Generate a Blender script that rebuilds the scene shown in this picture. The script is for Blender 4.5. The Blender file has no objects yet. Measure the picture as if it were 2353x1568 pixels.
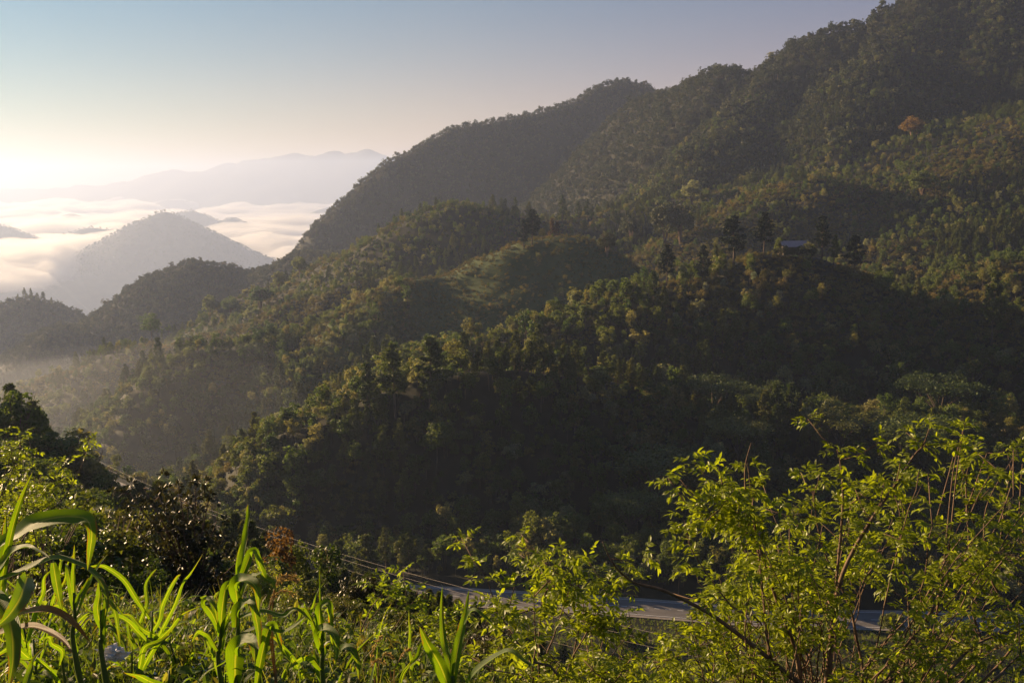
import bpy, math, random
import numpy as np
from mathutils import Vector, Matrix

C = bpy.context.scene
COL = C.collection
# ------------------------------------------------------------------ camera
FPX = 2287.0                      # focal length in pixels of a 2352 x 1568 picture (35 mm on full frame)
PITCH = math.radians(9.17)
cam_d = bpy.data.cameras.new('camera'); cam = bpy.data.objects.new('camera', cam_d); COL.objects.link(cam)
cam_d.sensor_width = 36.0; cam_d.lens = 36.0 * FPX / 2352.0
cam_d.clip_start = 0.05; cam_d.clip_end = 60000
cam.rotation_euler = (math.pi / 2 - PITCH, 0, 0)
C.camera = cam

# ------------------------------------------------------------------ sky and sun
SUN_AZ, SUN_EL = math.radians(-59), math.radians(14)
w = bpy.data.worlds.new('World'); C.world = w; w.use_nodes = True
nt = w.node_tree
sky = nt.nodes.new('ShaderNodeTexSky'); sky.sky_type = 'NISHITA'; sky.sun_disc = False
sky.sun_elevation = SUN_EL; sky.sun_rotation = SUN_AZ
sky.altitude = 900; sky.air_density = 1.0; sky.dust_density = 0.0; sky.ozone_density = 1.0
# the sky's own tint: cooler towards the sun side's top, lilac away from it, peach low down
geo = nt.nodes.new('ShaderNodeTexCoord'); sep = nt.nodes.new('ShaderNodeSeparateXYZ'); nt.links.new(geo.outputs['Generated'], sep.inputs[0])
def world_ramp(out, stops, lo, hi):
    mr = nt.nodes.new('ShaderNodeMapRange'); mr.inputs['From Min'].default_value = lo; mr.inputs['From Max'].default_value = hi
    r = nt.nodes.new('ShaderNodeValToRGB'); e = r.color_ramp.elements
    e[0].position, e[0].color = stops[0][0], (*stops[0][1], 1); e[1].position, e[1].color = stops[-1][0], (*stops[-1][1], 1)
    for p, c in stops[1:-1]: e.new(p).color = (*c, 1)
    nt.links.new(out, mr.inputs['Value']); nt.links.new(mr.outputs[0], r.inputs[0]); return r.outputs[0]
SKY_LOW = world_ramp(sep.outputs['Z'], [(0.0, (1.27, 0.76, 0.65)), (0.085, (1.2, 0.84, 0.80)), (0.17, (0.92, 0.88, 0.92)), (0.36, (0.72, 0.95, 1.22)), (1.0, (0.68, 0.95, 1.25))], 0.0, 1.0)
SKY_SIDE = world_ramp(sep.outputs['X'], [(0.0, (0.60, 0.96, 1.0)), (0.5, (0.95, 0.97, 0.98)), (1.0, (1.10, 0.90, 1.0))], -0.5, 0.35)
def mul(a, b):
    m = nt.nodes.new('ShaderNodeVectorMath'); m.operation = 'MULTIPLY'; nt.links.new(a, m.inputs[0]); nt.links.new(b, m.inputs[1]); return m.outputs[0]
nt.links.new(mul(mul(sky.outputs[0], SKY_LOW), SKY_SIDE), nt.nodes['Background'].inputs[0])
nt.nodes['Background'].inputs[1].default_value = 0.034
sun_d = bpy.data.lights.new('sun', 'SUN'); sun = bpy.data.objects.new('sun', sun_d); COL.objects.link(sun)
sun_d.energy = 5.0; sun_d.angle = math.radians(0.53); sun_d.color = (1.0, 0.70, 0.39)
LDIR = Vector((math.sin(SUN_AZ) * math.cos(SUN_EL), math.cos(SUN_AZ) * math.cos(SUN_EL), math.sin(SUN_EL)))
sun.rotation_euler = LDIR.to_track_quat('Z', 'Y').to_euler()
vs = C.view_settings
vs.view_transform = 'Standard'; vs.look = 'None'; vs.gamma = 1; vs.use_curve_mapping = False
vs.exposure = 1.34
cy = C.cycles
cy.max_bounces = 6; cy.diffuse_bounces = 2; cy.glossy_bounces = 2; cy.transmission_bounces = 3
cy.volume_bounces = 1; cy.transparent_max_bounces = 8
cy.use_denoising = True
try: cy.denoising_prefilter = 'ACCURATE'
except Exception: pass

# ------------------------------------------------------------------ haze
HAZE_DENSITY = 1.1e-4
def haze_box():
    x, y0, y1, z0, z1 = 24500, -24300, 24500, -960, 340
    vv = [(-x,y0,z0),(x,y0,z0),(x,y1,z0),(-x,y1,z0),(-x,y0,z1),(x,y0,z1),(x,y1,z1),(-x,y1,z1)]
    ff = [(0,3,2,1),(4,5,6,7),(0,1,5,4),(1,2,6,5),(2,3,7,6),(3,0,4,7)]
    me = bpy.data.meshes.new('haze'); me.from_pydata(vv, [], ff)
    o = bpy.data.objects.new('haze', me); COL.objects.link(o); o['kind'] = 'stuff'
    o['label'] = 'pale morning haze filling the valley air'
    m = bpy.data.materials.new('haze_air'); m.use_nodes = True; t = m.node_tree; t.nodes.clear()
    out = t.nodes.new('ShaderNodeOutputMaterial'); pv = t.nodes.new('ShaderNodeVolumePrincipled')
    pv.inputs['Color'].default_value = (0.53, 0.65, 0.95, 1); pv.inputs['Density'].default_value = HAZE_DENSITY
    pv.inputs['Anisotropy'].default_value = 0.40
    t.links.new(pv.outputs[0], out.inputs['Volume']); me.materials.append(m)
    m.cycles.homogeneous_volume = True
haze_box()

# ------------------------------------------------------------------ helpers
rng = np.random.RandomState(7)
random.seed(7)
def P(px, py, D):
    """world point seen at photo position (px, py) of a 2352 x 1568 picture, D metres ahead"""
    a = px - 1176.0; b = 784.0 - py
    y = math.cos(PITCH) * FPX + math.sin(PITCH) * b
    z = -math.sin(PITCH) * FPX + math.cos(PITCH) * b
    return Vector((a * D / y, D, z * D / y))
def tag(o, label=None, cat=None, group=None, kind=None):
    if label: o['label'] = label
    if cat: o['category'] = cat
    if group: o['group'] = group
    if kind: o['kind'] = kind
    return o
def empty(name, loc, label, cat, group=None):
    o = bpy.data.objects.new(name, None); COL.objects.link(o); o.location = loc
    o.empty_display_size = 0.2
    return tag(o, label, cat, group)
def link(name, me, parent=None, mat=None):
    o = bpy.data.objects.new(name, me); COL.objects.link(o)
    if mat and not me.materials: me.materials.append(mat)
    if parent: o.parent = parent
    return o
class MB:
    """collects vertices and faces and becomes one mesh"""
    def __init__(s): s.v = []; s.f = []; s.uv = []; s.n = 0; s.has_uv = False
    def add(s, v, f, uv=None):
        v = np.asarray(v, float).reshape(-1, 3)
        s.v.append(v); o = s.n
        s.f.extend([tuple(int(i) + o for i in q) for q in f]); s.n += len(v)
        s.uv.append(np.zeros((len(v), 2)) if uv is None else np.asarray(uv, float))
        if uv is not None: s.has_uv = True
    def quads(s, v, uv=None):
        v = np.asarray(v).reshape(-1, 3); n = len(v) // 4
        s.v.append(v); o = s.n
        s.f.extend([(o+4*i, o+4*i+1, o+4*i+2, o+4*i+3) for i in range(n)]); s.n += len(v)
        s.uv.append(np.zeros((len(v), 2)) if uv is None else uv)
        if uv is not None: s.has_uv = True
    def tube(s, pts, rad, k=6):
        pts = [np.array(p, float) for p in pts]; V = []; F = []
        ref = np.array((0.31, 0.87, 0.38)); n = len(pts)
        for i, p in enumerate(pts):
            t = pts[min(i+1, n-1)] - pts[max(i-1, 0)]; t /= (np.linalg.norm(t) + 1e-9)
            a = np.cross(t, ref); a /= (np.linalg.norm(a) + 1e-9); b = np.cross(t, a)
            r = rad[i] if hasattr(rad, '__len__') else rad
            for j in range(k):
                an = 2 * math.pi * j / k
                V.append(p + r * (a * math.cos(an) + b * math.sin(an)))
        for i in range(n - 1):
            for j in range(k):
                F.append((i*k+j, i*k+(j+1) % k, (i+1)*k+(j+1) % k, (i+1)*k+j))
        F.append(tuple(range(k))[::-1]); F.append(tuple((n-1)*k+j for j in range(k)))
        s.add(V, F)
    def mesh(s, name, mat=None, smooth=False):
        me = bpy.data.meshes.new(name)
        v = np.concatenate(s.v) if s.v else np.zeros((0, 3))
        me.from_pydata(v.tolist(), [], s.f)
        if s.has_uv:
            uv = np.concatenate(s.uv); l = me.uv_layers.new(name='UVMap')
            idx = np.empty(len(me.loops), np.int32); me.loops.foreach_get('vertex_index', idx)
            l.data.foreach_set('uv', uv[idx].astype(np.float32).ravel())
        if smooth: me.polygons.foreach_set('use_smooth', np.ones(len(me.polygons), bool))
        if mat: me.materials.append(mat)
        me.update(); return me
def smoothstep(a, b, x):
    t = np.clip((x - a) / (b - a), 0, 1); return t * t * (3 - 2 * t)
_tab = np.random.RandomState(3).rand(256, 256)
def vnoise(x, y):
    xi = np.floor(x).astype(int); yi = np.floor(y).astype(int); fx = x - xi; fy = y - yi
    fx = fx*fx*(3-2*fx); fy = fy*fy*(3-2*fy)
    g = lambda a, b: _tab[a % 256, b % 256]
    return (g(xi, yi)*(1-fx) + g(xi+1, yi)*fx)*(1-fy) + (g(xi, yi+1)*(1-fx) + g(xi+1, yi+1)*fx)*fy
def fbm(x, y, o=4):
    r = 0; a = 0.5; t = 0
    for i in range(o):
        r = r + a * vnoise(x, y); t += a; x = x*2.03 + 17.3; y = y*2.03 + 9.1; a *= 0.5
    return r / t                       # 0..1
def crom(pts, n):
    """Catmull-Rom through pts, n points out"""
    p = np.array([np.array(q, float) for q in pts]); m = len(p)
    if m == 2: 
        t = np.linspace(0, 1, n)[:, None]; return p[0]*(1-t) + p[1]*t
    e = np.vstack([2*p[0]-p[1], p, 2*p[-1]-p[-2]]); out = []
    for u in np.linspace(0, m-1-1e-6, n):
        i = int(u); t = u - i; a, b, c, d = e[i], e[i+1], e[i+2], e[i+3]
        out.append(0.5*((2*b) + (c-a)*t + (2*a-5*b+4*c-d)*t*t + (3*b-a-3*c+d)*t**3))
    return np.array(out)

# ------------------------------------------------------------------ materials
def nodes(name):
    m = bpy.data.materials.new(name); m.use_nodes = True; t = m.node_tree; t.nodes.clear()
    return m, t, t.nodes.new('ShaderNodeOutputMaterial')
def ramp(t, stops, interp='LINEAR'):
    r = t.nodes.new('ShaderNodeValToRGB'); e = r.color_ramp.elements; r.color_ramp.interpolation = interp
    e[0].position, e[0].color = stops[0][0], (*stops[0][1], 1)
    e[1].position, e[1].color = stops[-1][0], (*stops[-1][1], 1)
    for p, c in stops[1:-1]:
        k = e.new(p); k.color = (*c, 1)
    return r
def foliage_mat(name, inst_stops, leaf_var=0.35, trans=0.38, rough=0.6, spec=0.25, trans_gain=2.1):
    """inst_stops: colours over the plants; each leaf island varies around its plant's colour"""
    m, t, out = nodes(name)
    oi = t.nodes.new('ShaderNodeObjectInfo'); r = ramp(t, inst_stops)
    t.links.new(oi.outputs['Random'], r.inputs[0])
    g = t.nodes.new('ShaderNodeNewGeometry')
    mr = t.nodes.new('ShaderNodeMapRange'); mr.inputs['To Min'].default_value = 1 - leaf_var; mr.inputs['To Max'].default_value = 1 + leaf_var
    t.links.new(g.outputs['Random Per Island'], mr.inputs['Value'])
    mx = t.nodes.new('ShaderNodeVectorMath'); mx.operation = 'SCALE'
    t.links.new(r.outputs[0], mx.inputs[0]); t.links.new(mr.outputs[0], mx.inputs['Scale'])
    b = t.nodes.new('ShaderNodeBsdfPrincipled'); b.inputs['Roughness'].default_value = rough
    b.inputs['Specular IOR Level'].default_value = spec
    t.links.new(mx.outputs[0], b.inputs['Base Color'])
    tr = t.nodes.new('ShaderNodeBsdfTranslucent')
    tg = t.nodes.new('ShaderNodeVectorMath'); tg.operation = 'MULTIPLY'
    tg.inputs[1].default_value = (trans_gain, trans_gain, trans_gain * 0.5)
    t.links.new(mx.outputs[0], tg.inputs[0]); t.links.new(tg.outputs[0], tr.inputs['Color'])
    ms = t.nodes.new('ShaderNodeMixShader'); ms.inputs[0].default_value = trans
    t.links.new(b.outputs[0], ms.inputs[1]); t.links.new(tr.outputs[0], ms.inputs[2]); t.links.new(ms.outputs[0], out.inputs[0])
    return m
def plain_mat(name, c1, c2, scale=3.0, rough=0.85, spec=0.2, stretch=(1,1,1)):
    m, t, out = nodes(name)
    tc = t.nodes.new('ShaderNodeTexCoord'); mp = t.nodes.new('ShaderNodeMapping'); mp.inputs['Scale'].default_value = stretch
    n = t.nodes.new('ShaderNodeTexNoise'); n.inputs['Scale'].default_value = scale; n.inputs['Detail'].default_value = 6
    t.links.new(tc.outputs['Object'], mp.inputs[0]); t.links.new(mp.outputs[0], n.inputs['Vector'])
    r = ramp(t, [(0.3, c1), (0.7, c2)]); t.links.new(n.outputs[0], r.inputs[0])
    b = t.nodes.new('ShaderNodeBsdfPrincipled'); b.inputs['Roughness'].default_value = rough; b.inputs['Specular IOR Level'].default_value = spec
    t.links.new(r.outputs[0], b.inputs['Base Color']); t.links.new(b.outputs[0], out.inputs[0])
    return m
M_GROUND = plain_mat('hill_soil_and_scrub', (0.020, 0.028, 0.008), (0.042, 0.042, 0.014), scale=0.25)
M_FLOOR = plain_mat('forest_floor', (0.012, 0.015, 0.006), (0.028, 0.026, 0.011), scale=0.25)
M_MOUND = plain_mat('grassy_slope', (0.035, 0.060, 0.010), (0.065, 0.075, 0.016), scale=0.4)
M_FAR = plain_mat('far_forest', (0.030, 0.036, 0.020), (0.07, 0.065, 0.035), scale=0.02)
M_BARK = plain_mat('bark', (0.07, 0.05, 0.035), (0.16, 0.12, 0.085), scale=6, stretch=(1, 1, 0.2))
M_BROAD = foliage_mat('broadleaf_leaves', [(0.0, (0.036,0.066,0.012)), (0.25, (0.078,0.112,0.017)), (0.5, (0.105,0.120,0.021)), (0.72, (0.058,0.092,0.015)), (0.88, (0.190,0.165,0.045)), (1.0, (0.189,0.200,0.115))])
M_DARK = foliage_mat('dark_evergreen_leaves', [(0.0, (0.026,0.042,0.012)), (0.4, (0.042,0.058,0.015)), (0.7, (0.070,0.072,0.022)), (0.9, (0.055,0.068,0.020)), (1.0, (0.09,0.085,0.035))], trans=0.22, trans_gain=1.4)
M_PINE = foliage_mat('pine_needles', [(0.0, (0.049,0.073,0.014)), (0.5, (0.084,0.105,0.017)), (1.0, (0.123,0.123,0.021))], trans=0.15)
M_SCRUB = foliage_mat('scrub_leaves', [(0.0, (0.090,0.095,0.018)), (0.4, (0.174,0.129,0.034)), (0.7, (0.113,0.120,0.021)), (1.0, (0.217,0.157,0.048))], trans=0.25)
M_ORANGE = foliage_mat('orange_autumn_leaves', [(0.0, (0.16,0.10,0.025)), (1.0, (0.18,0.11,0.03))])
M_RUST = foliage_mat('rusty_red_leaves', [(0.0, (0.115,0.060,0.020)), (1.0, (0.13,0.07,0.022))])
M_PALE = foliage_mat('pale_silvery_leaves', [(0.0, (0.16,0.19,0.14)), (1.0, (0.22,0.22,0.15))])
M_BUSH = foliage_mat('bush_leaves', [(0.0, (0.045,0.075,0.010)), (0.35, (0.085,0.115,0.014)), (0.7, (0.115,0.125,0.018)), (1.0, (0.095,0.085,0.022))], trans=0.35, rough=0.45, spec=0.4, trans_gain=1.6)
M_GLOSSY = foliage_mat('glossy_dark_leaves', [(0.0, (0.040,0.040,0.014)), (1.0, (0.055,0.045,0.016))], trans=0.15, rough=0.45, spec=0.35)
M_LIME = foliage_mat('young_yellow_green_leaves', [(0.0, (0.150,0.195,0.009)), (1.0, (0.20,0.215,0.010))], leaf_var=0.4, trans=0.5, rough=0.42, spec=0.4, trans_gain=2.2)
M_WEED = foliage_mat('weed_leaves', [(0.0, (0.065,0.105,0.009)), (0.6, (0.10,0.135,0.011)), (1.0, (0.14,0.12,0.02))], leaf_var=0.55, trans=0.5, rough=0.5, spec=0.3, trans_gain=2.3)
M_STRAW = foliage_mat('dry_straw', [(0.0, (0.26,0.17,0.07)), (1.0, (0.32,0.22,0.10))], trans=0.3)
M_TWIG = plain_mat('reddish_twig_bark', (0.10, 0.06, 0.04), (0.22, 0.15, 0.10), scale=14)
# ------------------------------------------------------------------ terrain: ridges seen in the photo, each with its distance
# name, surface group, slope, roundness, tree height taken off, crest points (photo x, photo y, metres ahead)
RIDGES = [
 ('mountain', 1.45, 22, 8, [(600,720,1487),(705,552,1500),(760,484,1512),(800,444,1525),(850,399,1540),(900,360,1556),(980,316,1575),(1040,286,1590),(1150,267,1612),(1250,246,1631),(1320,222,1647),(1370,192,1657),(1430,178,1667),(1480,190,1675),(1510,209,1681)]),
 ('mountain', 1.0, 22, 9, [(1490,212,1316),(1560,197,1264),(1600,172,1234),(1640,152,1204),(1680,142,1174),(1712,160,1150),(1760,145,1144),(1800,125,1141),(1835,95,1139),(1870,72,1136),(1920,54,1132),(1960,52,1129),(2010,37,1126),(2060,6,1122),(2150,-50,1115),(2352,-125,1100),(2600,-190,1081)]),
 ('mountain', 0.80, 20, 8, [(1790,128,1120),(1745,215,1060),(1660,310,990),(1570,400,930),(1490,470,880)]),      # spur of the near shoulder
 ('mountain', 0.80, 20, 8, [(2070,6,1100),(2020,120,1030),(1980,230,960),(1930,320,890)]),
 ('slope',    0.36, 20, 8, [(2700,130,873),(2352,225,908),(2200,258,919),(2100,288,919),(1950,340,914),(1800,378,902),(1650,418,891),(1500,450,879),(1380,478,868)]),
 ('knoll',    0.55, 18, 8, [(1560,560,744),(1600,500,756),(1700,448,768),(1800,405,768),(1860,392,768),(1930,405,768),(2000,445,762),(2080,510,750),(2160,580,719)]),
 ('slope',    0.50, 16, 9, [(2700,470,506),(2352,575,528),(2250,600,533),(2150,650,517),(2060,668,506)]),
 ('hill',     0.60, 12, 7, [(1000,770,410),(1100,748,418),(1200,722,425),(1330,684,435),(1450,648,442),(1560,615,450),(1680,600,456),(1800,588,460),(1890,592,460),(1960,620,455),(2040,652,445),(2150,680,430),(2350,700,415)]),
 ('mound',    0.66, 12, 3, [(900,650,575),(950,638,581),(1010,628,587),(1060,616,590),(1110,592,595),(1170,563,599),(1230,541,604),(1290,530,606),(1320,531,607),(1360,560,607),(1400,595,606),(1440,632,604),(1480,664,601)]),
 ('hill',     0.60, 18, 9, [(640,640,888),(720,610,882),(800,572,870),(880,528,858),(950,492,849),(1000,462,842),(1060,452,840),(1110,462,840),(1150,468,852),(1230,480,858),(1300,484,858),(1370,498,852),(1440,530,840),(1520,560,828)]),
 ('hill',     0.70, 14, 9, [(130,790,1220),(190,735,1250),(300,680,1270),(380,610,1280),(440,588,1285),(520,600,1285),(570,615,1285),(605,606,1275),(650,588,1265),(690,568,1255),(740,568,1245),(800,576,1215)]),
 ('hill',     0.70, 14, 9, [(-200,780,1485),(-60,720,1485),(0,688,1485),(60,674,1485),(120,690,1485),(170,720,1476),(215,760,1468)]),
 ('hill',     0.75, 14, 9, [(20,815,1170),(90,760,1185),(130,738,1185),(190,745,1185),(235,780,1177),(260,830,1170)]),
 ('hill',     0.65, 12, 8, [(-150,915,728),(20,895,728),(90,862,728),(150,836,728),(240,805,725),(300,775,722),(345,762,721),(400,768,718),(470,745,717),(560,715,715),(680,662,712),(800,620,708),(900,610,708)]),
 ('hill',     0.85, 10, 7, [(360,877,530),(400,805,540),(450,780,546),(520,775,551),(600,760,559),(700,738,572),(780,700,587),(850,662,604),(920,655,624)]),
 ('hill',     0.85, 10, 7, [(640,985,288),(700,925,296),(780,885,302),(880,850,306),(980,820,310),(1060,812,314),(1200,808,320),(1330,825,332),(1450,840,345)]),
 ('hill',     0.75, 9, 0, [(1745,580,459),(1880,582,459)]),
 ('slope',    0.40, 15, 6, [(1450,905,330),(1620,945,322),(1750,955,326),(1850,940,330),(2000,935,334),(2200,945,330),(2352,955,322),(2700,960,310)]),
 ('slope',    0.85, 8, 9, [(-700,700,105),(-500,760,112),(-100,880,128),(0,930,135),(70,990,140),(130,1070,145),(180,1130,150)]),
 ('hill',     1.30, 5, 7, [(262,1115,483),(258,1045,496),(264,990,509),(305,918,520),(362,875,530)]),
 ('hill',     1.30, 5, 7, [(545,1125,268),(566,1062,277),(614,988,288),(645,980,290)]),
]
FAR = [
 ('far_hill', 0.55, 60, 8, [(-100,800,3300),(40,720,3350),(120,660,3400),(230,568,3450),(300,530,3480),(340,500,3490),(378,486,3500),(430,510,3480),(480,545,3460),(560,580,3440),(650,600,3400),(760,640,3350)]),
 ('far_hill', 0.6, 30, 8, [(420,640,2900),(480,610,2950),(530,600,2960),(600,620,2960),(680,650,2950)]),
 ('far_hill', 0.55, 30, 8, [(120,560,4050),(165,532,4100),(210,518,4100),(255,524,4100),(310,545,4100)]),
 ('far_hill', 0.5, 40, 8, [(395,520,5000),(410,488,5000),(445,484,5000),(500,514,4950),(530,504,4950),(575,520,4900),(620,520,4900),(670,532,4900),(720,560,4850)]),
 ('far_hill', 0.5, 40, 8, [(-200,500,3900),(-60,495,3900),(0,514,3900),(30,528,3900),(70,548,3900)]),
 ('far_hill', 0.4, 20, 0, [(130,502,6200),(160,496,6200),(190,501,6200)]),
 ('far_hill', 0.5, 40, 0, [(680,525,6500),(720,498,6500),(770,465,6500),(830,440,6600)]),
 ('distant_range', 0.35, 60, 0, [(-300,440,11400),(120,432,11200),(240,422,11000),(330,402,10900),(370,397,10850),(400,392,10800),(430,395,10800),(460,388,10700),(500,380,10700),(520,372,10700),(545,376,10700),(600,367,10700),(680,357,10700),(740,350,10700),(762,346,10700),(790,357,10700),(815,348,10700),(840,343,10700),(870,353,10700),(900,366,10700),(1000,410,10700)]),
]
SEG = []
NAMES = []
for ri, (nm, s, r, th, pts) in enumerate(RIDGES + FAR):
    NAMES.append(nm)
    if ri >= len(RIDGES): f_ = 1.75 if nm == 'distant_range' else 1.9; pts = [(a, b, f_*c) for a, b, c in pts]; r *= 0.7
    pw = [P(*p) for p in pts]
    for a, b in zip(pw[:-1], pw[1:]):
        SEG.append((ri, s, r, a.x, a.y, a.z - th, b.x, b.y, b.z - th))
def floor_h(x, y):
    """valley floor and the near slope the camera stands on"""
    d = np.maximum(y, 0.0)
    u = x / np.maximum(d, 6.0)
    # steepness of the sight line to the ground (drop over distance), by photo column and distance
    cols = [((c - 1176)/2258.0) for c in (-200, 300, 560, 700, 900, 1050, 1160, 1260)]
    tab = np.array([[.485,.435,.36,.30], [.487,.448,.405,.368], [.492,.452,.43,.39], [.508,.463,.452,.44], [.535,.482,.468,.455], [.555,.505,.485,.475], [.575,.535,.53,.545], [.585,.555,.56,.566]])
    ld = np.log([8.5, 25, 60, 130]); lq = np.clip(np.log(np.maximum(d, 8.5)), ld[0], ld[3])
    tn = np.zeros_like(d)
    cu = np.clip(u, cols[0], cols[-1])
    T4 = [np.interp(cu, cols, tab[:, q]) for q in range(4)]
    for q in range(3):
        f = (lq - ld[q])/(ld[q+1]-ld[q]); m = (f >= 0) & (f <= 1); f = f*f*(3-2*f); tn = np.where(m, T4[q]*(1-f) + T4[q+1]*f, tn)
    near = np.where(d < 8.5, -1.62 - (T4[0]*8.5 - 1.62)/8.5*d, -tn*np.minimum(d, 130) - 0.62*np.maximum(d - 130, 0))
    back = np.where(y < 0, -0.20 * y, 0.0)
    near = near + back
    valley = -96.0 - 0.02 * np.maximum(y - 230, 0) + 0.035 * np.minimum(x, 60)
    far_v = -140.0 - 0.13 * np.maximum(y - 900, 0)
    valley = np.where(y > 300, np.minimum(valley, -97 - 0.32 * (y - 300)), valley)
    valley = np.maximum(valley, -900.0)
    k = 6.0
    m = np.maximum(near, valley)
    return np.minimum(m + np.log1p(np.exp(-np.abs(near - valley) / k)) * k, 60)
ROAD = [P(-400,1020,400), P(60,1075,352), P(200,1100,327), P(330,1158,296), P(460,1235,264), P(600,1308,242), P(800,1350,228), P(1000,1366,221), P(1200,1378,218), P(1400,1390,214), P(1560,1402,211), P(1750,1416,209), P(2100,1425,208), P(2700,1430,208)]
ROAD = crom(ROAD, 160)
def road_dist(x, y):
    d = np.full(np.shape(x), 1e9)
    for p in ROAD[::2]: d = np.minimum(d, np.hypot(x-p[0], y-p[1]))
    return d
def road_info(x, y):
    d = np.full(np.shape(x), 1e9); z = np.zeros(np.shape(x))
    for p in ROAD:
        q = np.hypot(x-p[0], y-p[1]); k = q < d; d = np.where(k, q, d); z = np.where(k, p[2], z)
    return d, z
def height(x, y):
    x = np.asarray(x, float); y = np.asarray(y, float)
    h = floor_h(x, y); own = np.full(h.shape, -1, np.int16)
    rr = np.hypot(x, y)
    wf = np.clip(rr/400, 0.05, 2) * (1 - 0.75*smoothstep(1050, 1250, rr))
    wx = x + 14 * (fbm(x/45+3, y/45, 3) - 0.5) * wf; wy = y + 14 * (fbm(x/45+31, y/45+7, 3) - 0.5) * wf
    for ri, s, r, ax, ay, az, bx, by, bz in SEG:
        dx, dy = bx-ax, by-ay; L = dx*dx+dy*dy
        t = np.clip(((wx-ax)*dx + (wy-ay)*dy) / L, 0, 1)
        d = np.hypot(wx-ax-t*dx, wy-ay-t*dy)
        c = az + t*(bz-az) - s*(np.sqrt(d*d + r*r) - r)
        k = c > h
        h = np.where(k, c, h); own = np.where(k, ri, own)
    amp = np.clip((rr - 25) / 300, 0, 1) * np.clip(rr/500, 0.6, 1.0) * (1 - 0.75*smoothstep(1150, 1350, y))
    h = h + amp * (9 * (fbm(x/70, y/70, 3) - 0.5)) + np.clip(rr/60, 0, 1) * (rr < 130) * 0.5 * (fbm(x/6, y/6, 3) - 0.5) + 0.12*(rr < 20)*(fbm(x/0.8, y/0.8, 2)-0.5)
    h = h + smoothstep(2600, 5000, rr) * (70*(fbm(x/520, y/520, 6) - 0.5) * (1 + smoothstep(8000, 14000, rr)*2))
    k = (y > 170) & (y < 500) & (x > -230) & (x < 160)
    d, z = road_info(x[k], y[k]); f = smoothstep(7, 18, d); h[k] = np.where(d < 18, (z - 0.12)*(1-f) + h[k]*f, h[k])
    return h, own

RR = np.concatenate([np.geomspace(0.6, 12, 70), np.geomspace(12, 150, 110)[1:], np.geomspace(150, 1600, 480)[1:], np.geomspace(1600, 24000, 420)[1:]])
TV = np.radians(np.linspace(-40, 40, 440)); TO = np.radians(np.linspace(40, 320, 60)[1:-1])
TH = np.concatenate([TV, TO])           # angle clockwise from straight ahead
GX = RR[:, None] * np.sin(TH)[None]; GY = RR[:, None] * np.cos(TH)[None]
GZ, GO = height(GX, GY)
NR, NT, NV = len(RR), len(TH), len(TV)
def ground_z(x, y):
    """height of the built ground, from its own grid (in the view sector)"""
    x = np.asarray(x, float); y = np.asarray(y, float)
    r = np.hypot(x, y); a = np.arctan2(x, y)
    i = np.clip(np.searchsorted(RR, r) - 1, 0, NR-2); f = np.clip((r - RR[i]) / (RR[i+1]-RR[i]), 0, 1)
    j0 = (a - TV[0]) / (TV[1]-TV[0]); j = np.clip(j0.astype(int), 0, NV-2); g = np.clip(j0 - j, 0, 1)
    return (GZ[i,j]*(1-g)+GZ[i,j+1]*g)*(1-f) + (GZ[i+1,j]*(1-g)+GZ[i+1,j+1]*g)*f
HOR = np.maximum.accumulate(GZ / RR[:, None], axis=0)
def seen(x, y, ztop, margin=0.0):
    r = np.hypot(x, y); a = np.arctan2(x, y)
    i = np.clip(np.searchsorted(RR, r) - 4, 0, NR-1)
    j = np.clip(np.round((a - TV[0]) / (TV[1]-TV[0])).astype(int), 0, NV-1)
    return ztop / r > HOR[i, j] - margin
def owner(x, y):
    r = np.hypot(x, y); a = np.arctan2(x, y)
    i = np.clip(np.searchsorted(RR, r), 0, NR-1); j = np.clip(np.round((a - TV[0]) / (TV[1]-TV[0])).astype(int), 0, NV-1)
    return GO[i, j]
def build_terrain():
    vv = np.stack([GX, GY, GZ], -1).reshape(-1, 3)
    ii, jj = np.meshgrid(np.arange(NR-1), np.arange(NT), indexing='ij'); j2 = (jj + 1) % NT
    q = np.stack([ii*NT+jj, (ii+1)*NT+jj, (ii+1)*NT+j2, ii*NT+j2], -1).reshape(-1, 4)
    q = q[:, ::-1]
    ow = GO[:-1, :].reshape(-1)
    for key in sorted(set(ow.tolist())):
        f = q[ow == key]
        ids, inv = np.unique(f, return_inverse=True); f = inv.reshape(-1, 4)
        nm = 'ground' if key < 0 else {'mountain': 'mountain', 'far_hill': 'hill', 'distant_range': 'mountains', 'slope': 'hillside_terrain', 'knoll': 'hill', 'mound': 'hill', 'hill': 'hill'}[NAMES[key]]
        me = bpy.data.meshes.new(nm); me.from_pydata(vv[ids].tolist(), [], f.tolist())
        me.polygons.foreach_set('use_smooth', np.ones(len(me.polygons), bool))
        me.materials.append(M_FAR if key >= len(RIDGES) else M_MOUND if key == 8 else M_GROUND if key == 18 else M_FLOOR); me.update()
        o = link(nm, me); o['kind'] = 'structure'
        o.cycles.shadow_terminator_geometry_offset = 0.25; o.cycles.shadow_terminator_offset = 0.2
build_terrain()

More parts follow.
